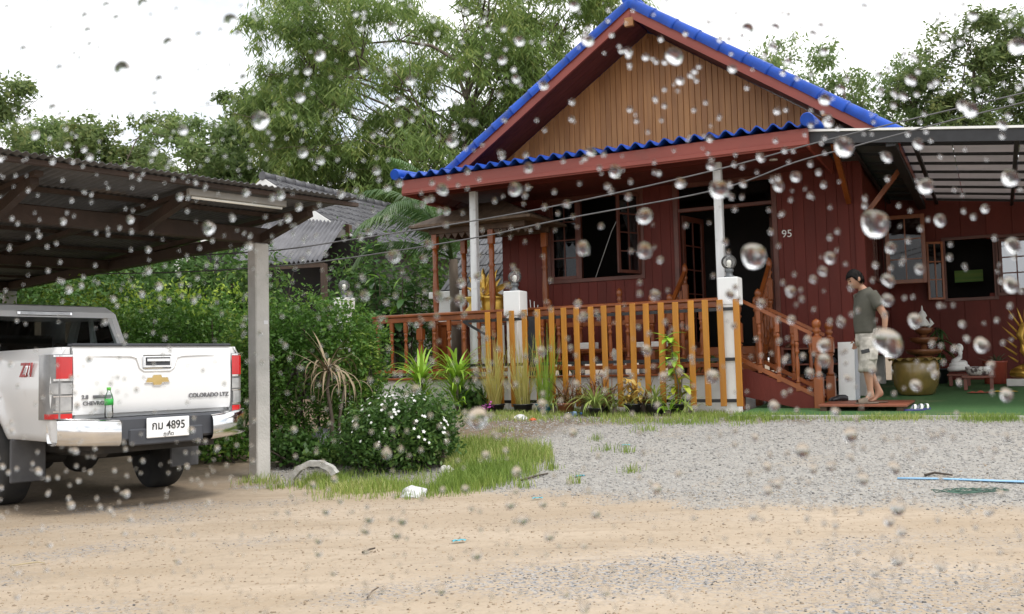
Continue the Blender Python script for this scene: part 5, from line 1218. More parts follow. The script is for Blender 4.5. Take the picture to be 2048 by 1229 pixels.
def rice(px, py, lab, matp, h, mat, sd, n=170):
    c = at_w(px, py, -.22); p = thing('potted_rice', lab, 'potted plant', (c.x, c.y, .405), 0, 'pots of tall rice before the fence')
    pot(p, .15, .17, matp); r = np.random.default_rng(sd); a = r.random(n) * 6.28; rad = .10 * np.sqrt(r.random(n)); P0 = np.stack([rad * np.cos(a), rad * np.sin(a), np.full(n, .14)], -1)
    V = []; F = []
    for i in range(n):
        L = h * (.35 + .8 * r.random()); d = Vector((P0[i, 0], P0[i, 1], 0)) * 1.2 + Vector((r.normal() * .10, r.normal() * .10, 0)); b = Vector(P0[i]); sd_ = Vector((-d.y, d.x, 0)).normalized() * .006 if d.length > 1e-4 else Vector((.006, 0, 0)); o = len(V)
        bend = r.random() ** 2 * .5
        for t in (0, .35, .7, .88, 1.0):
            q = b + d * (t * 1.0 + bend * t ** 3 * 2.5) + Vector((0, 0, L * (t - bend * .55 * t ** 4))); k_ = 1 - .8 * t * t; V += [q - sd_ * k_, q + sd_ * k_]
        F += [(o + 2 * j, o + 2 * j + 1, o + 2 * j + 3, o + 2 * j + 2) for j in range(4)]
    ob('stalks', raw_mesh('stalks', np.array([tuple(v) for v in V]), np.array(F), mat, 4), p)
rice(990, 822, 'yellowing rice in a black pot nearest the purple flowers', m_pot_black, 1.0, lm_rice, 1, 120)
rice(1046, 822, 'straw coloured rice in a black pot before the white pillar', m_pot_black, 1.02, lm_rice, 2, 120)
rice(1092, 818, 'green rice in the pot wrapped with blue plastic', m_potblue, 1.08, lm_riceg, 3, 110)
# terracotta pot with reddish grass and the rest of the row
rg = [strap(.52, .022, 1.2, lm_redg), strap(.56, .02, .7, lm_redg), strap(.48, .022, 1.8, lm_redg)]
c = at_w(1131, 823, -.22); p = thing('potted_plant', 'reddish grass in a terracotta pot', 'potted plant', (c.x, c.y, .405), 0, 'potted plants before the fence'); pot(p, .14, .18, m_terra); rosette(p, rg, 40, .15, 4, .4, .06)
lm_yel = M('yellow croton leaf', (.60, .42, .10), (.48, .30, .07), 5, .5, objvar=.3, trans=.2)
yl = leaf_mesh(.085, .05, lm_yel, .3, .6)
c = at_w(1205, 823, -.12); p = thing('reddish_grass', 'wide clump of brownish red grass between the pots', 'plant', (c.x, c.y, .41), 0); pot(p, .12, .14, m_pot_black); rosette(p, rg, 70, .12, 5, .5, .14, (.8, 1.3))
c = at_w(1266, 826, -.26); p = thing('potted_plant', 'curly golden croton in a black pot', 'potted plant', (c.x, c.y, .405), 0, 'potted plants before the fence'); pot(p, .12, .17, m_pot_black)
MB().tube([(0, 0, .1), (.02, 0, .3), (-.04, 0, .45)], .012, 6).tube([(0, 0, .1), (.08, 0, .35)], .01, 6).build('stem', m_bark, p)
for k in range(80):
    t = random.random(); ob('leaf', yl, p, (-.05 * t + random.gauss(0, .085), random.gauss(0, .07), .20 + .34 * t), (random.uniform(-.8, .8), random.uniform(-.5, .5), random.uniform(0, 6.28)), random.uniform(.7, 1.3))
sp1 = [strap(.56, .036, 1.9, lm_sp, rise=.9), strap(.62, .034, 1.5, lm_sp, rise=1.0), strap(.50, .036, 2.2, lm_sp, rise=.9)]
c = at_w(1193, 836, -.55); p = thing('spider_plant', 'large striped spider plant spilling over the grass edge', 'plant', (c.x, c.y, .41), 0, 'striped spider plants'); pot(p, .11, .12, m_pot_black); rosette(p, sp1, 52, .12, 6, .5, .03, (.8, 1.15))
c = at_w(1312, 830, -.26); p = thing('spider_plant', 'striped spider plant in a black pot beside the tall climber', 'plant', (c.x, c.y, .405), 0, 'striped spider plants'); pot(p, .14, .17, m_pot_black); rosette(p, sp1, 36, .17, 7, .5, .03, (.6, .95))
c = at_w(1356, 822, -.12); p = thing('tall_potted_plant', 'tall green plant with yellow lower leaves against the pickets', 'potted plant', (c.x, c.y, .405), 0); pot(p, .12, .16, m_pot_black)
MB().tube([(0, 0, .1), (.02, 0, .4), (-.04, -.02, .75), (-.08, -.01, 1.08)], [.012, .011, .009, .006], 6).tube([(0, 0, .1), (.06, .0, .4), (.08, 0, .62)], .008, 6).build('stem', m_bark, p)
lg, ly = leaf_mesh(.22, .07, lm_strap, .2, .4), leaf_mesh(.18, .08, lm_lime if False else M('yellow green leaf', (.42, .46, .04), (.32, .40, .05), 4, .45, objvar=.2, trans=.3), .2, .4)
for k in range(70):
    t = random.random(); q = Vector((.02, 0, .2)).lerp(Vector((-.08, 0, 1.1)), t); ob('leaf', ly if t < .45 else lg, p, q + Vector((random.gauss(0, .03 + .04 * (1 - t)), random.gauss(0, .03), 0)), (random.uniform(-.3, .7), 0, random.uniform(0, 6.28)), random.uniform(.7, 1.15))
for (px, py, w, ms, n, h, lab) in [(1108, 824, -.30, sp1, 22, .10, 'pale striped clump between the blue wrapped pot and terracotta pot'), (1168, 822, -.16, rg, 46, .14, 'brown red grass behind the large spider plant'), (1228, 828, -.34, sp1, 26, .10, 'striped clump left of the golden croton'), (1288, 824, -.12, rg, 34, .14, 'brown red grass behind the croton pot'), (1335, 828, -.30, sm, 16, .06, 'green strap leaved clump below the tall climber'), (1380, 832, -.25, sp1, 14, .05, 'small striped clump at the last pots')]:
    c = at_w(px, py, w); p = thing('bedding_plant', lab, 'plant', (c.x, c.y, .41), 0, 'bedding plants between the pots'); MB().lathe([(.05, -.02), (.06, h * .4), (.03, h + .02)], n=8).build('root_crown', m_bark, p); rosette(p, ms, n, h, int(px), .5, .04, (.5, .85) if ms is not sm else (.35, .5))
m_purp = M('purple petal', (.50, .10, .42), (.36, .05, .30), 8, .55)
c = at_w(975, 806, -.45); p = thing('purple_flowers', 'bunch of purple flowers at the foot of the rice', 'flowers', (c.x, c.y, .41), 0)
MB().tube([(0, 0, -.02), (0, 0, .12)], .008, 5).tube([(.03, 0, -.02), (.05, 0, .1)], .006, 5).build('stem', lm_strap, p)
pf = leaf_mesh(.045, .03, m_purp, .2, .3, name='petal')
for k in range(40): ob('petal', pf, p, (random.gauss(0, .05), random.gauss(0, .04), .13 + random.gauss(0, .035)), (random.uniform(-.5, 1), 0, random.uniform(0, 6.28)), 1)
# ------------------------------------------------------------------ things on the lawn
def at_l(px, py):
    w = 3.0
    for i in range(40):
        p = at_z(px, py, LZ(w) + .002); w = .5 * w + .5 * max(-.8, min(6.0, sw(p)[1]))
    return p
pf_ = thing('wooden_platform', 'low reddish wooden platform at the foot of the side stairs', 'platform', HO, RZ)
m_plat = M('reddish floor plank', (.27, .085, .045), (.19, .06, .034), 5, .5, .15, 40, objvar=.15, stretch=(.4, 2, 1))
for i in range(9): MB().box(1.06, 2.12, -.06 + i * .145, -.06 + i * .145 + .139, .515, .545, .004).build('plank', m_plat, pf_)
for s in (1.12, 1.58, 2.04): MB().box(s - .04, s + .04, -.03, 1.2, .45, .514).build('bearer', m_dwood, pf_)
# shoe rack under the raised floor
rk = thing('shoe_rack', 'dark wooden shoe rack under the raised house floor', 'shelf', W(.22, 2.02, .46), RZ)
m_rack = M('rack wood', (.24, .08, .05), (.18, .055, .035), 5, .5, objvar=.1)
for s in (0, 1.0): MB().box(s - .02, s + .02, 0, .34, .06, .86, .004).build('side_panel', m_rack, rk)
for z in (.10, .34, .58, .82): MB().box(.021, .979, .0, .34, z, z + .025, .003).build('shelf', m_rack, rk)
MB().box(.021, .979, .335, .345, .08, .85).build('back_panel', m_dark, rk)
def shoe_mesh(mat, L=.26, h=.085, open_=.5):
    mb = MB(); rings = []
    for i in range(9):
        t = i / 8; wd = .045 * (1 - .25 * abs(t - .65) * 2) * (.55 if i in (0, 8) else 1); hh = h * (1 - .55 * max(0, t - .45) / .55) * (.7 if i in (0, 8) else 1)
        rings.append([(wd * math.cos(a), L * (t - .5), max(0, hh * .5 + hh * .5 * math.sin(a))) for a in np.linspace(0, 2 * math.pi, 10, endpoint=False)])
    mb.loft(rings); return mb.mesh('shoe', mat)
shoes = [shoe_mesh(M('black shoe', (.02, .02, .022), (.03, .03, .032), 9, .4)), shoe_mesh(M('grey shoe', (.16, .16, .17), (.10, .10, .11), 9, .6)), shoe_mesh(M('pale shoe', (.42, .42, .42), (.3, .3, .3), 9, .6)), shoe_mesh(M('brown shoe', (.12, .06, .035), (.08, .04, .02), 9, .5))]
rown = {0: 'bottom', 1: 'second lowest', 2: 'second highest', 3: 'top'}
for j, z in enumerate((.126, .366, .606, .846)):
    for i in range(6):
        if random.random() < .25: continue
        k = random.choice((0, 0, 1, 2, 3))
        o = ob('shoe', shoes[k], None, W(.22 + .09 + i * .16, 2.17, .46 + z), (0, 0, RZ + R(180) + random.uniform(-.2, .2)))
        tag(o, '%s shoe on the %s shelf of the rack' % (('black', 'grey', 'pale', 'brown')[k], rown[j]), 'shoe', 'shoes on the rack')
for (px, py, rz_, k, lab) in [(1664, 797, 80, 0, 'black shoe lying on the platform by the newel post'), (1690, 792, 120, 0, 'black shoe tipped beside the white board'), (1708, 790, 95, 1, 'grey shoe beside the white board')]:
    p = at_z(px, py, .546); s, w = sw(p); p = W(max(1.16, s), min(1.0, max(.05, w)), .546); tag(ob('shoe', shoes[k], None, p, (0, 0, R(rz_))), lab, 'shoe')
b = thing('white_board', 'tall white board leaning at the end of the shoe rack', 'board', W(1.16, 1.72, .462), RZ)
b.rotation_euler = (R(-9), 0, RZ)
MB().box(-.10, .13, 0, .03, 0, .92, .004).build('front_sheet', m_white, b); MB().box(-.06, .19, .034, .06, .0, .88, .004).build('rear_sheet', M('grey board', (.42, .44, .47), (.36, .37, .4), 3, .5), b)
# blue sandals on the turf
m_bsole = M('navy sandal', (.035, .04, .20), (.025, .03, .14), 9, .5); m_wstrap = M('white strap', (.75, .75, .73), (.65, .65, .63), 9, .5)
c = at_l(1838, 817)
sd_ = thing('sandal', 'navy sandal with white straps on the turf edge', 'sandal', W(2.20, .05, LZ(0)), 0, 'pair of navy sandals'); 
def sandal(o):
    mb = MB(); rings = []
    for z in (0, .012, .03):
        rings.append([(.14 * math.cos(a), (.05 + .008 * math.cos(a)) * math.sin(a), z + .004 * math.cos(a)) for a in np.linspace(0, 2 * math.pi, 20, endpoint=False)])
    mb.loft(rings).build('sole', m_bsole, o); st_ = MB()
    for x in (-.03, .05): st_.grid(lambda u_, v_: (x + .028 * v_ + .02 * math.sin(math.pi * u_), .052 * math.cos(math.pi * u_), .03 + .058 * math.sin(math.pi * u_)), 10, 1)
    st_.build('strap', m_wstrap, o)
sandal(sd_); s2_ = thing('sandal', 'navy sandal with white straps on the turf edge', 'sandal', W(2.26, .20, LZ(0)), R(12), 'pair of navy sandals'); sandal(s2_)
# large glazed jar with scalloped rim
m_jar = M('olive gold glaze', (.24, .165, .045), (.12, .09, .03), 3, .25, .1, 12, coat=.4, dirt=((.28, .17, .05), 3, .6))
c = at_l(1833, 790); jar = thing('glazed_jar', 'large olive glazed water jar with scalloped golden rim', 'jar', (c.x, c.y, c.z - .002), 0)
MB().lathe([(.22, 0), (.25, .02), (.31, .15), (.335, .32), (.33, .45), (.30, .52), (.27, .54), (.25, .50), (.27, .4), (.27, .3), (.001, .29)], n=32).build('body', m_jar, jar)
rim = MB()
rim.grid(lambda u_, v_: ((.29 + .08 * v_ + .012 * math.cos(u_ * 16 * 2 * math.pi)) * math.cos(u_ * 2 * math.pi), (.29 + .08 * v_ + .012 * math.cos(u_ * 16 * 2 * math.pi)) * math.sin(u_ * 2 * math.pi), .555 - .03 * v_ + .018 * math.cos(u_ * 16 * 2 * math.pi) * v_), 96, 3).build('rim', m_jar, jar)
# tiered fountain behind it
c = at_l(1862, 772); ft = thing('tiered_fountain', 'three tiered clay fountain with white figure on top behind the jar', 'fountain', (c.x, c.y + .2, c.z - .002), 0)
m_clay = M('brown glazed clay', (.27, .11, .045), (.18, .07, .03), 5, .35)
MB().lathe([(.16, 0), (.12, .05), (.10, .40), (.14, .5)], n=18).build('pedestal', m_clay, ft)
for z, r0 in ((.50, .30), (.70, .23), (.86, .15)):
    MB().lathe([(r0 * .4, z), (r0 * .9, z + .05), (r0, z + .11), (r0 * .93, z + .115), (r0 * .8, z + .07), (.05, z + .05), (.05, z + .2)], n=22).build('bowl', m_clay, ft)
MB().lathe([(.10, 1.0), (.12, 1.03), (.08, 1.1), (.05, 1.14), (.075, 1.18), (.05, 1.24), (.02, 1.27), (.01, 1.34), (.001, 1.36)], n=16).build('figure', m_white, ft)
for sg in (-1, 1): MB().tube([(sg * .08, 0, .98), (sg * .16, -.02, 1.05), (sg * .11, -.02, 1.14), (sg * .14, 0, 1.0)], [.03, .025, .018, .01], 7).build('side_figure', m_white, ft)
# low table, white serpent, bowl, fruit
m_tab = M('table wood', (.20, .06, .035), (.14, .04, .025), 5, .4)
def low_table(px, py, wd, dp, h, lab):
    c = at_l(px, py); t_ = thing('low_table', lab, 'table', (c.x, c.y, c.z - .002), RZ); MB().box(-wd / 2, wd / 2, -dp / 2, dp / 2, h - .035, h, .006).build('top', m_tab, t_)
    for x in (-1, 1):
        for y in (-1, 1): MB().box(x * (wd / 2 - .05) - .025, x * (wd / 2 - .05) + .025, y * (dp / 2 - .05) - .025, y * (dp / 2 - .05) + .025, 0, h - .036, .004).build('leg', m_tab, t_)
    return Vector((c.x, c.y, c.z - .002 + h))
t1 = low_table(1920, 772, .36, .34, .20, 'small brown stool under the white serpent figure')
t2 = low_table(1958, 780, .46, .34, .22, 'low pale topped table holding the patterned bowl')
sp = thing('serpent_figure', 'white coiled serpent figure rearing its hood on a stool', 'figurine', t1, RZ)
cb = MB(); pts = []
for i in range(46):
    t = i / 45; a = t * 2.6 * 2 * math.pi; rr = .15 * (1 - .55 * t); pts.append((rr * math.cos(a), rr * math.sin(a), .045 + .16 * t))
pts += [(.02, -.02, .27), (.03, -.04, .34), (.02, -.06, .41)]
cb.tube(pts, [.015 + .032 * min(1, i / 8) for i in range(46)] + [.04, .036, .03], 10).build('coils', m_white, sp)
MB().sphere((.02, -.055, .42), .055, 14, 10, (1.1, .35, 1.35)).sphere((.02, -.085, .475), .026, 10, 8, (1, 1.5, .8)).build('hood', m_white, sp)
m_bowl = M('patterned bowl', (.55, .53, .50), (.09, .07, .07), 22, .35, lo=.45, hi=.55)
tag(MB().lathe([(.11, 0), (.15, .02), (.18, .09), (.18, .14), (.165, .14), (.15, .06), (.001, .05)], n=22).build('patterned_bowl', m_bowl, None, t2 + Vector((0, 0, 0))), 'dark and pale patterned bowl on the low table', 'bowl')
tag(MB().sphere((0, 0, .052), .058, 14, 10, (1.1, 1, .9)).build('orange_fruit', M('orange peel', (.75, .22, .015), (.65, .17, .01), 20, .45, .1), None, t1 + Vector((.13, -.12, 0))), 'orange fruit beside the white serpent', 'fruit')
# gilt figure on dark stand, red pot, gilt flame tail, offerings
c = at_l(1952, 758); gf = thing('gilt_figure', 'gilt winged figure on a slim dark stand', 'figurine', (c.x, c.y, c.z - .002), RZ)
MB().lathe([(.14, 0), (.12, .04), (.04, .08), (.03, .35), (.05, .4), (.03, .45), (.07, .62), (.05, .66)], n=14).build('stand', M('dark bronze', (.03, .025, .022), (.045, .035, .03), 8, .4, metal=.5), gf)
MB().sphere((0, 0, .80), .085, 14, 10, (.8, .7, 1.1)).sphere((0, -.02, .93), .055, 12, 8).lathe([(.05, .96), (.03, 1.02), (.012, 1.08), (.001, 1.12)], n=10).build('body', m_gold, gf)
for sg in (-1, 1):
    MB().tube([(sg * .05, 0, .82), (sg * .17, 0, .94), (sg * .15, 0, 1.06), (sg * .04, 0, 1.10)], [.035, .045, .04, .015], 8).build('wing', m_gold, gf)
    MB().tube([(sg * .03, 0, .72), (sg * .14, -.02, .66), (sg * .26, -.02, .60)], [.035, .03, .012], 8).build('leg', m_gold, gf)
c = at_l(1992, 768); rp2 = thing('red_planter', 'red cylindrical planter with grey plant beside the gilt figure', 'planter', (c.x, c.y, c.z - .002), 0)
MB().lathe([(.16, 0), (.17, .02), (.18, .34), (.19, .35), (.19, .38), (.17, .38), (.16, .34), (.001, .33)], n=20).build('pot', M('red glaze', (.30, .06, .035), (.22, .04, .025), 4, .4), rp2)
gpl = leaf_mesh(.22, .03, M('dusty leaf', (.13, .16, .09), (.09, .11, .06), 4, .7, objvar=.3), .2, .3)
for k in range(22): ob('leaf', gpl, rp2, (random.gauss(0, .05), random.gauss(0, .05), .33), (random.uniform(.5, 1.3), 0, k * 2.4), random.uniform(.6, 1.1))
c = at_l(2046, 772); ng = thing('gilt_serpent', 'gilt serpent statue with flame shaped spikes on a pale slab', 'statue', (c.x, c.y, c.z - .002), RZ); ng.scale = (.82, .82, .95)
MB().box(-.28, .45, -.2, .2, 0, .12, .01).build('slab', m_conc, ng)
MB().tube([(.40, 0, .18), (.1, -.08, .2), (-.15, 0, .22), (.0, .1, .28), (.15, .0, .36), (.05, -.04, .6), (.0, 0, .85), (.08, 0, 1.05)], [.05, .08, .08, .08, .085, .08, .075, .05], 12).build('body', m_gold, ng)
fm_ = MB(); fm_.add([(0, -.03, 0), (.03, 0, 0), (0, .03, 0), (-.03, 0, 0), (.02, 0, .34), (0, -.02, .18), (.035, 0, .16), (0, .02, .18), (-.02, 0, .17)], [(0, 1, 6, 5), (1, 2, 7, 6), (2, 3, 8, 7), (3, 0, 5, 8), (5, 6, 4), (6, 7, 4), (7, 8, 4), (8, 5, 4)]); fme_ = fm_.mesh('flame', m_gold)
for i, (x, z, a) in enumerate([(-.06, .40, -60), (-.07, .52, -58), (-.07, .64, -55), (-.06, .78, -50), (-.05, .90, -45), (.0, 1.0, -35), (.05, 1.05, -20), (.1, 1.08, -5)]): ob('flame', fme_, ng, (x, 0, z), (0, R(a), 0), (.6, .6, (.62, .9, .7, 1.0, .75, 1.05, .8, .6)[i]))
for (px, py, cc, nm, lab) in [(1960, 783, (.50, .10, .06), 'offering_cloth', 'folded red cloth lying before the low table'), (2010, 781, (.66, .46, .04), 'offering_garland', 'yellow garland lying on the turf')]:
    c = at_l(px, py + 4); mm_ = M(nm, cc, tuple(k * .6 for k in cc), 14, .7, .4)
    tag(MB().grid(lambda u_, v_: ((u_ - .5) * .34, (v_ - .5) * .16, .012 + .03 * abs(math.sin(u_ * 9) * math.cos(v_ * 5)) * math.sin(math.pi * u_) * math.sin(math.pi * v_)), 18, 10).build(nm, mm_, None, (c.x, c.y, c.z), (0, 0, RZ)), lab, 'cloth' if 'cloth' in nm else 'garland')
c = at_l(1905, 770); gp_ = thing('leafy_plant', 'dark drooping leafy plant behind the white serpent', 'plant', (c.x, c.y + .45, c.z + .01), 0)
pot(gp_, .16, .26, m_pot_black); MB().tube([(0, 0, .2), (.03, 0, .6), (-.03, 0, .95)], .014, 6).build('stem', m_bark, gp_)
dl = leaf_mesh(.26, .05, lm_gloss, .2, .9)
for k in range(46): ob('leaf', dl, gp_, (random.gauss(0, .03), random.gauss(0, .03), .35 + .62 * random.random()), (random.uniform(-.2, .7), 0, random.uniform(0, 6.28)), random.uniform(.6, 1.1))

# ------------------------------------------------------------------ furniture seen between the pickets
bn = thing('terrace_bench', 'low wooden bench on the terrace behind the pickets', 'bench', W(-2.6, .95, .972), RZ)
MB().box(-.9, 1.2, 0, .32, .36, .40, .006).build('seat', m_rail, bn)
for x in (-.8, 1.1): MB().box(x - .04, x + .04, .03, .29, 0, .359, .004).build('leg', m_rail, bn)
for (s, w_, h, lab) in [(-2.62, .34, .10, 'white box under the rail nearest the tall rice'), (-1.75, .22, .08, 'white box in the middle of the bench'), (-1.42, .22, .08, 'white box at the stair end of the bench')]:
    tag(MB().box(-w_ / 2, w_ / 2, -.08, .08, 0, h, .006).build('white_box', m_white, None, W(s, 1.1, 1.374), (0, 0, RZ)), lab, 'box', 'white boxes on the terrace bench')
stt = tag(MB().lathe([(.10, 0), (.11, .03), (.09, .06), (.10, .14), (.075, .22), (.05, .26), (.06, .31), (.05, .36), (.001, .40)], n=14, sx=1, sy=.8).build('stone_figure', m_conc, None, W(-2.05, .80, .972), (0, 0, RZ)), 'small grey stone figure behind the pickets', 'figurine')
for s in (-2.9, -1.0, -.55):
    pp = thing('terrace_plant', {-2.9: 'dark potted plant on the terrace near the bench', -1.0: 'leafy potted plant on the terrace under the tall climber', -.55: 'potted plant on the terrace beside the stair pillar'}[s], 'potted plant', W(s, .82, .972), 0, 'potted plants on the terrace'); pot(pp, .1, .14, m_pot_black)
    for k in range(26): ob('leaf', dl, pp, (random.gauss(0, .03), random.gauss(0, .03), .13), (random.uniform(.2, 1.3), 0, random.uniform(0, 6.28)), random.uniform(.5, 1.0))

# ------------------------------------------------------------------ litter and leftovers on the yard
m_foil = M('crumpled white plastic', (.78, .78, .80), (.62, .62, .66), 9, .4, trans=.15)
def crumple(px, py, r, lab, seed, mat=m_foil, name='plastic_bag', flat=.6, cat='litter'):
    c = at_g(px, py); b = bmesh.new(); bmesh.ops.create_icosphere(b, subdivisions=3, radius=r); rr = np.random.default_rng(seed); ax = rr.normal(size=(7, 3)); ph = rr.random(7) * 6.28
    for v in b.verts:
        n_ = v.co.normalized(); k = sum(abs(math.sin(n_.dot(Vector(a_)) * 4 + p_)) for a_, p_ in zip(ax, ph)) / 7; v.co = n_ * r * (.45 + .95 * k); v.co.z = max(-.1 * r, v.co.z * flat)
    o = MB().bm(b, False).build(name, mat, None, (c.x, c.y, c.z + r * .09), (0, 0, rr.random() * 6)); return tag(o, lab, cat)
crumple(828, 992, .115, 'crumpled white plastic bag on the sand before the flowering bush', 1)
crumple(1041, 840, .085, 'crumpled white wrapper on the grass under the rice pots', 2, flat=.7)
crumple(1066, 842, .05, 'small orange wrapper beside the crumpled white one', 3, M('orange plastic', (.65, .14, .04), (.55, .1, .03), 8, .4), 'wrapper')
crumple(657, 892, .20, 'grey white plastic sack caught in the hedge foot', 4, M('grey plastic', (.50, .50, .56), (.36, .36, .42), 7, .4), flat=1.1)
crumple(893, 945, .07, 'grey stone chunk at the bush edge', 5, m_conc, 'stone_chunk', .9, 'stone')
m_sky = M('blue plastic scrap', (.10, .45, .55), (.08, .36, .46), 8, .4)
for (px, py, a, lab) in [(918, 1086, 20, 'turquoise plastic scrap on the sand'), (1075, 1000, 10, 'blue plastic scrap where sand meets gravel'), (1252, 893, 0, 'blue scrap on the gravel near the grass strip'), (1160, 955, 30, 'dark blue scrap on the gravel beside the twig')]:
    c = at_g(px, py); tag(MB().grid(lambda u_, v_: ((u_ - .5) * .09, (v_ - .5) * .035, .004 + .012 * abs(math.sin(u_ * 7 + v_ * 3))), 8, 4).build('plastic_scrap', m_sky, None, (c.x, c.y, c.z + .006), (0, 0, R(a))), lab, 'litter')
def stick(pts, r, lab, mat=m_barkd, name='twig', cat='twig'):
    P_ = [at_g(*q) for q in pts]; tag(MB().tube([p + Vector((0, 0, r + .006 + .012 * math.sin(i * 2.1) ** 2)) for i, p in enumerate(P_)], [r * (1 - .5 * i / len(P_)) for i in range(len(P_))], 6).build(name, mat), lab, cat)
stick([(1040, 965), (1062, 961), (1080, 956), (1096, 951)], .012, 'dark twig lying on the gravel edge')
stick([(725, 1110), (738, 1107), (750, 1104)], .008, 'short dark twig on the open sand')
stick([(20, 1136), (45, 1135), (75, 1131), (90, 1130)], .005, 'pale straw on the sand below the truck', M('straw', (.5, .42, .28), (.4, .33, .2), 6, .8))
stick([(735, 1200), (745, 1190), (757, 1183)], .005, 'thin dry stalk on the sand foreground', m_bark)
stick([(1850, 955), (1870, 952), (1905, 957)], .012, 'dark bark strip beside the blue pipe')
# flat pale blue hose and green net
hs = [at_g(1795, 960), at_g(1880, 961), at_g(1960, 964), at_g(2048, 967), at_g(2200, 974)]
hm = MB(); vs = []
for i, p in enumerate(hs):
    wdt = (.008, .016, .026, .036, .036)[i]; vs += [p + Vector((0, -wdt, .010)), p + Vector((0, 0, .022)), p + Vector((0, wdt, .010)), p + Vector((0, 0, .004))]
hm.add(vs, [(i * 4 + j, i * 4 + (j + 1) % 4, (i + 1) * 4 + (j + 1) % 4, (i + 1) * 4 + j) for i in range(4) for j in range(4)] + [(3, 2, 1, 0), (16, 17, 18, 19)], True)
tag(hm.build('flat_hose', M('pale blue hose', (.32, .55, .78), (.26, .48, .70), 4, .4)), 'pale blue flattened hose lying across the gravel', 'hose')
c = at_g(1940, 987); nt = MB(); r_ = np.random.default_rng(4)
for k in range(13):
    a = r_.random() * 6.28; rr = .06 + .16 * r_.random(); pts = [(rr * 1.35 * math.cos(a + t) * (1 + .1 * math.sin(5 * t)), rr * .6 * math.sin(a + t), .012 + .025 * r_.random()) for t in np.linspace(0, 2.5 + r_.random() * 2, 12)]; nt.tube(pts, .0028, 4)
tag(nt.build('tangled_net', M('dark green twine', (.07, .15, .11), (.05, .10, .08), 8, .7), None, (c.x, c.y, c.z)), 'tangle of dark green twine on the gravel', 'twine')
# broken cement ring half sunk by the hedge
c = at_g(618, 968); rg_ = MB(); n = 22; rings = []
for i in range(n + 1):
    a = math.pi * (1.04 - .86 * i / n); wob = 1 + .018 * math.sin(i * 1.7); ro, ri = .285 * wob, .225 * wob; y0, y1 = -.04, .06
    rings.append([(ro * math.cos(a), y0, ro * .92 * math.sin(a)), (ro * math.cos(a), y1, ro * .92 * math.sin(a)), (ri * math.cos(a), y1, ri * .92 * math.sin(a)), (ri * math.cos(a), y0, ri * .92 * math.sin(a))])
rg_.loft(rings, smooth=False)
tag(rg_.build('broken_ring', M('pale weathered cement', (.52, .51, .48), (.33, .32, .30), 10, .85, .5, 40), None, (c.x + .06, c.y, c.z - .03), (0, 0, R(-8))), 'broken pale cement ring standing at the hedge foot', 'ring')
c = at_w(1133, 836, -.75); m_capb = M('blue cap', (.05, .2, .6), (.04, .16, .5), 5, .4); m_labb = M('blue bottle label', (.35, .5, .75), (.2, .35, .65), 9, .5)
bottle((c.x, c.y, .455), (R(90), 0, R(115)), 'crushed clear bottle lying on the grass before the terracotta pot', m_capb, m_labb, 1.0)
# ------------------------------------------------------------------ the man
m_skin = M('skin', (.42, .235, .155), (.37, .20, .13), 7, .5)
m_shirt = M('olive grey t-shirt', (.085, .083, .066), (.068, .066, .053), 5, .9, .3, 24)
m_short = M('light camouflage shorts', (.52, .49, .44), (.34, .32, .28), 9, .9, .25, 30, lo=.44, hi=.56)
m_hair = M('black hair', (.010, .009, .009), (.016, .014, .013), 30, .8, .5, 60, stretch=(1, 1, .3), spec=.15)
def evaluated(o):
    dg = bpy.context.evaluated_depsgraph_get(); me = bpy.data.meshes.new_from_object(o.evaluated_get(dg)); d = o.data; bpy.data.objects.remove(o); bpy.data.meshes.remove(d); return me
def skinned(J, E, root, sub=2):
    names = list(J); me = bpy.data.meshes.new('skeleton'); me.from_pydata([J[n][:3] for n in names], [(names.index(a), names.index(b)) for a, b in E], []); o = ob('skeleton', me)
    md = o.modifiers.new('skin', 'SKIN'); md.use_smooth_shade = True; md.branch_smoothing = .4
    for i, n in enumerate(names):
        sv = me.skin_vertices[0].data[i]; r = J[n][3:]; sv.radius = (r[0], r[-1]); sv.use_root = (n == root)
    s = o.modifiers.new('sub', 'SUBSURF'); s.levels = sub; s.render_levels = sub
    return evaluated(o)
J = dict(pelvis=(0, 0, .92, .13, .10), waist=(.01, 0, 1.05, .125, .095), chest=(.0, 0, 1.25, .15, .105), upper=(-.02, 0, 1.38, .12, .085), neck=(.02, 0, 1.465, .055, .055), head=(.075, 0, 1.55, .05, .05),
         lsh=(-.03, .175, 1.385, .065), lelb=(-.15, .235, 1.10, .043), lwr=(-.135, .215, .865, .027), lpalm=(-.115, .205, .79, .036, .018), 
         rsh=(.0, -.175, 1.385, .065), relb=(-.05, -.24, 1.10, .043), rwr=(.02, -.22, .87, .027), rpalm=(.06, -.205, .80, .036, .018),
         lhip=(.0, .09, .88, .095), lkn=(.065, .10, .50, .058), lcalf=(.045, .10, .36, .056), lank=(.02, .10, .10, .036), lheel=(-.01, .10, .045, .034), lball=(.14, .115, .035, .036, .024), ltoe=(.20, .12, .026, .026, .016),
         rhip=(-.005, -.09, .88, .095), rkn=(-.01, -.10, .50, .058), rcalf=(-.075, -.10, .37, .056), rank=(-.19, -.10, .13, .036), rheel=(-.225, -.10, .085, .034), rball=(-.10, -.105, .035, .036, .024), rtoe=(-.045, -.11, .026, .026, .016))
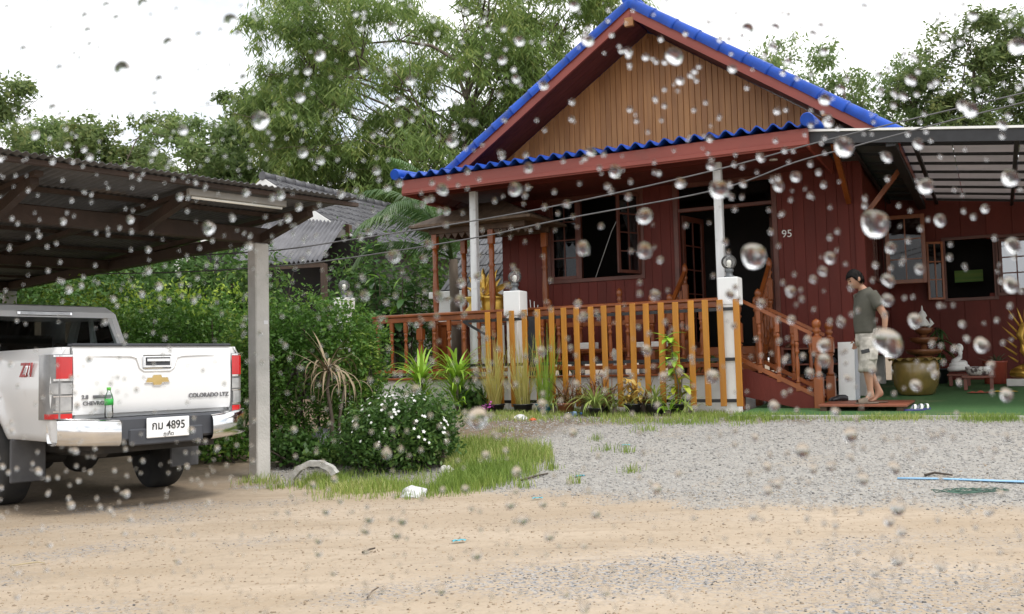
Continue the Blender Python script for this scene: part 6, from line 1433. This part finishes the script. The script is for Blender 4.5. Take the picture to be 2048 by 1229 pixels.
E = [('pelvis', 'waist'), ('waist', 'chest'), ('chest', 'upper'), ('upper', 'neck'), ('neck', 'head'), ('upper', 'lsh'), ('lsh', 'lelb'), ('lelb', 'lwr'), ('lwr', 'lpalm'), ('upper', 'rsh'), ('rsh', 'relb'), ('relb', 'rwr'), ('rwr', 'rpalm'),
     ('pelvis', 'lhip'), ('lhip', 'lkn'), ('lkn', 'lcalf'), ('lcalf', 'lank'), ('lank', 'lheel'), ('lank', 'lball'), ('lball', 'ltoe'), ('pelvis', 'rhip'), ('rhip', 'rkn'), ('rkn', 'rcalf'), ('rcalf', 'rank'), ('rank', 'rheel'), ('rank', 'rball'), ('rball', 'rtoe')]
mb = MB(); me = skinned(J, E, 'pelvis')
mb.add([tuple(v.co) for v in me.vertices], [tuple(p.vertices) for p in me.polygons], True)
# fingers: each a short chain rooted in the palm
for sd, px_, sy in (('l', J['lpalm'], 1), ('r', J['rpalm'], -1)):
    base = Vector(px_[:3]); dn = Vector((.18, -.06 * sy, -1)).normalized(); fw = Vector((1, 0, .15)).normalized()
    for k, (off, L) in enumerate(((.030, .070), (.010, .078), (-.010, .072), (-.028, .058))):
        a = base + fw * off + dn * .02; pts = {'a': (*a, .010), 'b': (*(a + dn * (.025 + L * .35)), .009), 'c': (*(a + dn * (.02 + L * .7) + Vector((.012, -.012 * sy, 0))), .0085), 'd': (*(a + dn * (.012 + L * .95) + Vector((.026, -.03 * sy, 0))), .007)}
        m2 = skinned(pts, [('a', 'b'), ('b', 'c'), ('c', 'd')], 'a', 1); mb.add([tuple(v.co) for v in m2.vertices], [tuple(p.vertices) for p in m2.polygons], True)
    a = base + fw * .025 - dn * .005; pts = {'a': (*a, .012), 'b': (*(a + fw * .028 + dn * .018), .011), 'c': (*(a + fw * .042 + dn * .048), .008)}
    m2 = skinned(pts, [('a', 'b'), ('b', 'c')], 'a', 1); mb.add([tuple(v.co) for v in m2.vertices], [tuple(p.vertices) for p in m2.polygons], True)
# head: shaped sphere, bowed forward
HC = Vector((.115, 0, 1.60)); HT = Matrix.Rotation(R(24), 3, 'Y')
def head_pt(th, ph, sc=1.0):
    x, y, z = math.cos(ph) * math.cos(th), math.cos(ph) * math.sin(th), math.sin(ph)
    rx, ry, rz_ = .098, .076, .122
    jaw = max(0, -z); f = max(0, x)
    px_, py_, pz_ = x * rx * (1 - .12 * jaw + .06 * f * jaw), y * ry * (1 - .34 * jaw ** 1.5), z * rz_
    px_ += .026 * math.exp(-((y / .13) ** 2 + ((z + .12) / .14) ** 2)) * (x > 0) + .010 * math.exp(-((y / .35) ** 2 + ((z - .22) / .10) ** 2)) * (x > 0) + .012 * math.exp(-((y / .25) ** 2 + ((z + .78) / .12) ** 2)) * (x > 0) + .008 * math.exp(-((y / .3) ** 2 + ((z + .45) / .07) ** 2)) * (x > 0)
    px_ -= .007 * math.exp(-(((abs(y) - .38) / .16) ** 2 + ((z - .08) / .10) ** 2)) * (x > 0)
    return HC + HT @ Vector((px_ * sc, py_ * sc, pz_ * sc))
n1_, n2_ = 44, 30
mb.grid(lambda u_, v_: head_pt(u_ * 2 * math.pi, -math.pi / 2 + math.pi * v_), n1_, n2_)
for sy in (-1, 1):
    mb.sphere((0, 0, 0), .03, 10, 8, (.75, .35, 1.15)); k = len(mb.v)
    cnt = 9 * 10
    c = HC + HT @ Vector((-.012, sy * .078, -.006))
    for i in range(k - cnt, k): mb.v[i] = tuple(Vector(mb.v[i]) + c)
o = mb.build('body_source', m_skin); md = o.modifiers.new('remesh', 'REMESH'); md.mode = 'VOXEL'; md.voxel_size = .0065; md.use_smooth_shade = True
ms = o.modifiers.new('smooth', 'SMOOTH'); ms.factor = .5; ms.iterations = 3
bme_ = evaluated(o); bme_.materials.clear(); bme_.materials.append(m_skin)
man = thing('person', 'person in olive t-shirt and pale shorts stepping off the wooden platform, head bowed', 'person', W(1.66, .20, .548), R(183))
ob('body', bme_, man)
# clothing follows the body
def ering(c, rx, ry, n=28, tilt=0, ph=0, amp=0, k=5):
    return [(c[0] + rx * math.cos(a) * (1 + amp * math.sin(k * a + ph)), c[1] + ry * math.sin(a) * (1 + amp * math.sin(k * a + ph)), c[2] + tilt * math.cos(a) * rx) for a in np.linspace(0, 2 * math.pi, n, endpoint=False)]
sh = MB(); sh.loft([ering((.01, 0, .90), .128, .165, amp=.035, ph=1), ering((.012, 0, .93), .126, .163, amp=.03, ph=1.5), ering((.02, 0, 1.02), .125, .155, amp=.03, ph=2.6), ering((.02, 0, 1.12), .122, .158, amp=.025, ph=3.6), ering((.012, 0, 1.22), .124, .172, amp=.015, ph=4.4), ering((.0, 0, 1.31), .120, .19, amp=.008),
         ering((-.015, 0, 1.385), .104, .195), ering((-.018, 0, 1.43), .086, .155), ering((-.005, 0, 1.462), .070, .095, tilt=-.25), ering((.006, 0, 1.478), .064, .07, tilt=-.35)], cap=False)
def limb_rings(a, b, ra, rb, n=16, k=6, amp=0, ph=0):
    a, b = Vector(a), Vector(b); d = (b - a).normalized(); x = d.cross(Vector((0, 1, 0))).normalized(); y = d.cross(x); out = []
    for i in range(k + 1):
        t = i / k; p = a.lerp(b, t); r_ = ra + (rb - ra) * t; out.append([tuple(p + (x * math.cos(q) + y * math.sin(q)) * r_ * (1 + amp * math.sin(3 * q + ph + t * 5))) for q in np.linspace(0, 2 * math.pi, n, endpoint=False)])
    return out
sh.loft(limb_rings((-.02, .13, 1.40), (-.10, .215, 1.225), .082, .074, amp=.03), cap=False); sh.loft(limb_rings((0, -.13, 1.40), (-.03, -.225, 1.225), .082, .074, amp=.03), cap=False)
o = sh.build('t_shirt', m_shirt, man); s_ = o.modifiers.new('thickness', 'SOLIDIFY'); s_.thickness = .006; s_.offset = 1
st_ = MB(); st_.loft([ering((0, 0, .965), .118, .15), ering((0, 0, .90), .128, .162, amp=.012), ering((-.002, 0, .82), .132, .175, amp=.02, ph=2), ering((-.002, 0, .74), .125, .18, amp=.02, ph=3)], cap=False)
st_.loft(limb_rings((.005, .085, .84), (.065, .105, .40), .108, .098, 20, 9, .05, 1), cap=False); st_.loft(limb_rings((-.01, -.085, .84), (-.045, -.105, .40), .108, .098, 20, 9, .05, 2), cap=False)
o = st_.build('shorts', m_short, man); s_ = o.modifiers.new('thickness', 'SOLIDIFY'); s_.thickness = .006; s_.offset = 1
pk_ = MB().grid(lambda u_, v_: (-.06 + .12 * u_ + .02 * v_, .20 + .012 * math.sin(math.pi * u_), .70 - .15 * v_), 8, 5).build('cargo_pocket', m_short, man); s_ = pk_.modifiers.new('thickness', 'SOLIDIFY'); s_.thickness = .02
MB().box(-.075, .035, .214, .226, .655, .705, .004).build('pocket_flap', m_black, man, None, (0, R(12), 0))
hr = MB()
def hair(u_, v_):
    th = u_ * 2 * math.pi; lim = -.50 if math.cos(th) < -.1 else (.46 if math.cos(th) > .55 else -.50 + .96 * (math.cos(th) + .1) / .65); ph = math.pi / 2 - v_ * (math.pi / 2 - lim)
    s = 1.10 + .05 * (1 - v_) + .028 * math.sin(th * 9 + v_ * 7) * math.sin(v_ * 9) + .05 * max(0, math.cos(th)) * math.exp(-((v_ - .85) / .3) ** 2)
    return head_pt(th, ph, s if v_ < .97 else 1.0)
hr.grid(hair, 40, 16).build('hair', m_hair, man)
tf = MB(); r_ = np.random.default_rng(2)
for k in range(620):
    th = r_.uniform(0, 6.28); cc_ = math.cos(th); lim_ = -.50 if cc_ < -.1 else (.46 if cc_ > .55 else -.50 + .96 * (cc_ + .1) / .65); ph = r_.uniform(lim_ + .05, 1.4) if k % 2 else lim_ + r_.uniform(.02, .3); a = head_pt(th, ph, 1.08); d = (head_pt(th, ph - .25, 1.28) - a); b = a + d * r_.uniform(.5, 1.0); w_ = Vector((0, .006, 0)); tf.add([a - w_, a + w_, b], [(0, 1, 2)])
tf.build('fringe', m_hair, man, fix=False)
for sy in (-1, 1):
    e = HC + HT @ Vector((.083, sy * .030, .010)); MB().sphere(tuple(e), .011, 10, 8).build('eye', m_hair, man)
    br = [HC + HT @ Vector((.098 - .014 * abs(t), sy * (.014 + .034 * t), .034 + .006 * math.sin(3 * t))) for t in (0, .4, .8, 1.1)]; MB().tube(br, [.004, .005, .004, .002], 5).build('eyebrow', m_hair, man)
MB().grid(lambda u_, v_: HC + HT @ Vector((.099 - .010 * abs(u_ - .5) * 2, (u_ - .5) * .046, -.062 - .012 * v_)), 6, 2).build('lips', M('lips', (.33, .13, .10), (.3, .11, .09), 9, .5), man)
m_clog = M('grey brown clog', (.17, .13, .095), (.12, .09, .065), 9, .7)
for nm, hx, y_, zz, pit in (('lfoot', .085, .108, 0, 0), ('rfoot', -.135, -.105, .0, 0)):
    so_ = MB(); so_.loft([[(hx + (.155) * math.cos(a), y_ + (.048 + .008 * math.cos(a)) * math.sin(a), z) for a in np.linspace(0, 2 * math.pi, 20, endpoint=False)] for z in (0, .018)]); so_.build('sole', m_clog if nm == 'lfoot' else m_dwood, man)
    if nm == 'lfoot': MB().grid(lambda u_, v_: (hx + .0 + .12 * v_, y_ + (.052 - .012 * v_ * v_) * math.cos(math.pi * u_), .016 + (.075 - .035 * v_) * math.sin(math.pi * u_)), 12, 6).build('clog_upper', m_clog, man)

# ------------------------------------------------------------------ raindrops clinging to the car's side window
m_drop = bpy.data.materials.new('rain water'); m_drop.use_nodes = True
N, L = m_drop.node_tree.nodes, m_drop.node_tree.links; N.remove(N['Principled BSDF'])
gl = N.new('ShaderNodeBsdfGlass'); gl.inputs['IOR'].default_value = 1.333; gl.inputs['Roughness'].default_value = 0.0
L.new(gl.outputs[0], N['Material Output'].inputs[0])
PD = .42                                             # the window stands 42 cm from the lens, leaning a little
pn = (_f + Vector((.10, 0, -.16))).normalized()
px_ax = _r.copy(); px_ax = (px_ax - pn * px_ax.dot(pn)).normalized(); py_ax = px_ax.cross(pn)
pane_rot = Matrix((px_ax, py_ax, pn * -1)).transposed()   # local z looks back into the car
PO = CAM + _f * PD
def on_pane(px, py): d = ray(px, py); return CAM + d * ((PO - CAM).dot(pn) / d.dot(pn))
def drop_mesh(seed, h, sag, n=22, m_=9):
    r = np.random.default_rng(seed); ph = r.random(3) * 6.28; am = r.random(3) * np.array([.10, .06, .03]); vs = []
    for i in range(m_):
        t = i / m_; tc_ = h; th_ = tc_ * (1 - t); rad = math.sin(th_) / math.sin(tc_); zz_ = -(math.cos(th_) - math.cos(tc_)) / math.sin(tc_)
        for j in range(n):
            a = 2 * math.pi * j / n; k = 1 + sum(am[q] * math.sin((q + 2) * a + ph[q]) for q in range(3)); y = math.sin(a) * rad * k; vs.append((math.cos(a) * rad * k, y * (1.0 + sag * (1 if y < 0 else -.3)) - sag * .12 * math.sin(t * math.pi / 2), zz_))
    vs.append((0, -sag * .12, -(1 - math.cos(h)) / math.sin(h))); k = len(vs) - 1
    fs = [(i * n + j, i * n + (j + 1) % n, (i + 1) * n + (j + 1) % n, (i + 1) * n + j) for i in range(m_ - 1) for j in range(n)] + [((m_ - 1) * n + j, (m_ - 1) * n + (j + 1) % n, k) for j in range(n)]
    mb = MB(); mb.add(vs, fs, True); mb.add(vs[:n], [tuple(range(n))]); return mb.mesh('raindrop', m_drop)
drops = [drop_mesh(i, R(41) + R(3) * (i % 4), .06 + .07 * (i % 3)) for i in range(7)]
big = [(1750, 447, 52), (1775, 683, 52), (1507, 510, 48), (955, 836, 42), (460, 42, 28), (244, 138, 30), (520, 240, 34), (1688, 293, 36), (1348, 112, 32), (1437, 377, 36), (1289, 432, 30), (1289, 500, 30), (1166, 495, 26), (417, 456, 24), (1230, 342, 24),
       (1175, 80, 24), (1940, 218, 26), (1852, 372, 28), (2020, 355, 30), (1495, 58, 24), (904, 282, 22), (1030, 378, 26), (884, 378, 22), (1148, 12, 20), (2035, 92, 30), (1650, 198, 22), (2025, 490, 26), (2022, 570, 26), (1775, 600, 22), (1776, 560, 22), (1425, 752, 26), (1700, 870, 26), (1605, 900, 26), (1795, 1012, 28), (1795, 1118, 24),
       (1726, 958, 22), (1788, 935, 22), (1535, 980, 18), (953, 1108, 22), (1210, 1180, 20), (1168, 1212, 20), (637, 1106, 15), (637, 1080, 15), (730, 1060, 17), (105, 215, 14), (335, 85, 18), (285, 8, 20), (318, 158, 14), (600, 195, 18), (605, 305, 20), (365, 260, 18), (1830, 640, 24), (1648, 690, 24), (1648, 720, 24), (1880, 440, 20), (1963, 690, 26), (2013, 790, 22), (1832, 770, 20),
       (788, 512, 24), (1005, 120, 16), (1040, 82, 18), (920, 600, 22), (1548, 812, 20), (1750, 1190, 24), (1880, 1130, 20), (355, 1120, 13), (70, 270, 16), (1925, 210, 20), (1360, 160, 16), (1460, 590, 18), (1310, 590, 20), (1293, 700, 20), (1660, 515, 20), (1715, 1100, 14), (800, 200, 18), (820, 160, 18), (1510, 875, 14), (560, 390, 18), (640, 320, 16)]
r_ = np.random.default_rng(77); allp = [(x, y, d) for x, y, d in big]
while len(allp) < 300:
    x, y = r_.uniform(-10, 2058), r_.uniform(-10, 1239)
    left = x < 620
    if (abs(x - 1575) < 26 and abs(y - 468) < 22) or (abs(x - 314) < 60 and abs(y - 848) < 32): continue
    d = r_.uniform(8, 14) if left else r_.uniform(10, 20)
    if all((x - q[0]) ** 2 + (y - q[1]) ** 2 > ((d + q[2]) * .55) ** 2 for q in allp): allp.append((x, y, d))
for k, (x, y, d) in enumerate(allp):
    p = on_pane(x, y); o = ob('raindrop', drops[k % 7], None, p); s = (p - CAM).length * d / FPX / 2
    o.rotation_euler = (pane_rot @ Matrix.Rotation(R(25 if x < 1000 else 8) + r_.normal() * .1, 3, 'Z')).to_euler(); o.scale = (s, s * (1.0 + .12 * r_.random()), s)
    big_ = 'very large round' if d > 40 else ('medium sized' if d > 19 else 'small')
    tag(o, big_ + ' clear raindrop clinging to the car window glass', 'raindrop', 'raindrops on the car window')
# the many finer droplets
sm_ = drop_mesh(50, R(44), .05, 10, 5); bv = np.array([tuple(v.co) for v in sm_.vertices]); bf = [tuple(p.vertices) for p in sm_.polygons]
V = []; F = []; tries = 0; fine = []
while len(fine) < 1500:
    x, y = r_.uniform(-5, 2053), r_.uniform(-5, 1234)
    if x > 700 and r_.random() < .35: continue
    if y < 200 and x < 480 and r_.random() < .6: continue
    if abs(x - 1575) < 22 and abs(y - 468) < 16: continue
    d = r_.uniform(3.5, 8.5) if x < 700 else r_.uniform(5, 12); fine.append((x, y, d))
PR = np.array(pane_rot)
for x, y, d in fine:
    p = on_pane(x, y); s = (p - CAM).length * d / FPX / 2; o_ = len(V); q = (bv * s) @ PR.T + np.array(p); V += [tuple(v) for v in q]; F += [tuple(i + o_ for i in f) for f in bf]
me = bpy.data.meshes.new('fine_droplets'); me.from_pydata(V, [], F); me.polygons.foreach_set('use_smooth', [len(f) < 9 for f in F]); me.materials.append(m_drop)
tag(ob('fine_droplets', me), 'fine spray of droplets sprinkled over the car window', 'raindrops', kind='stuff')
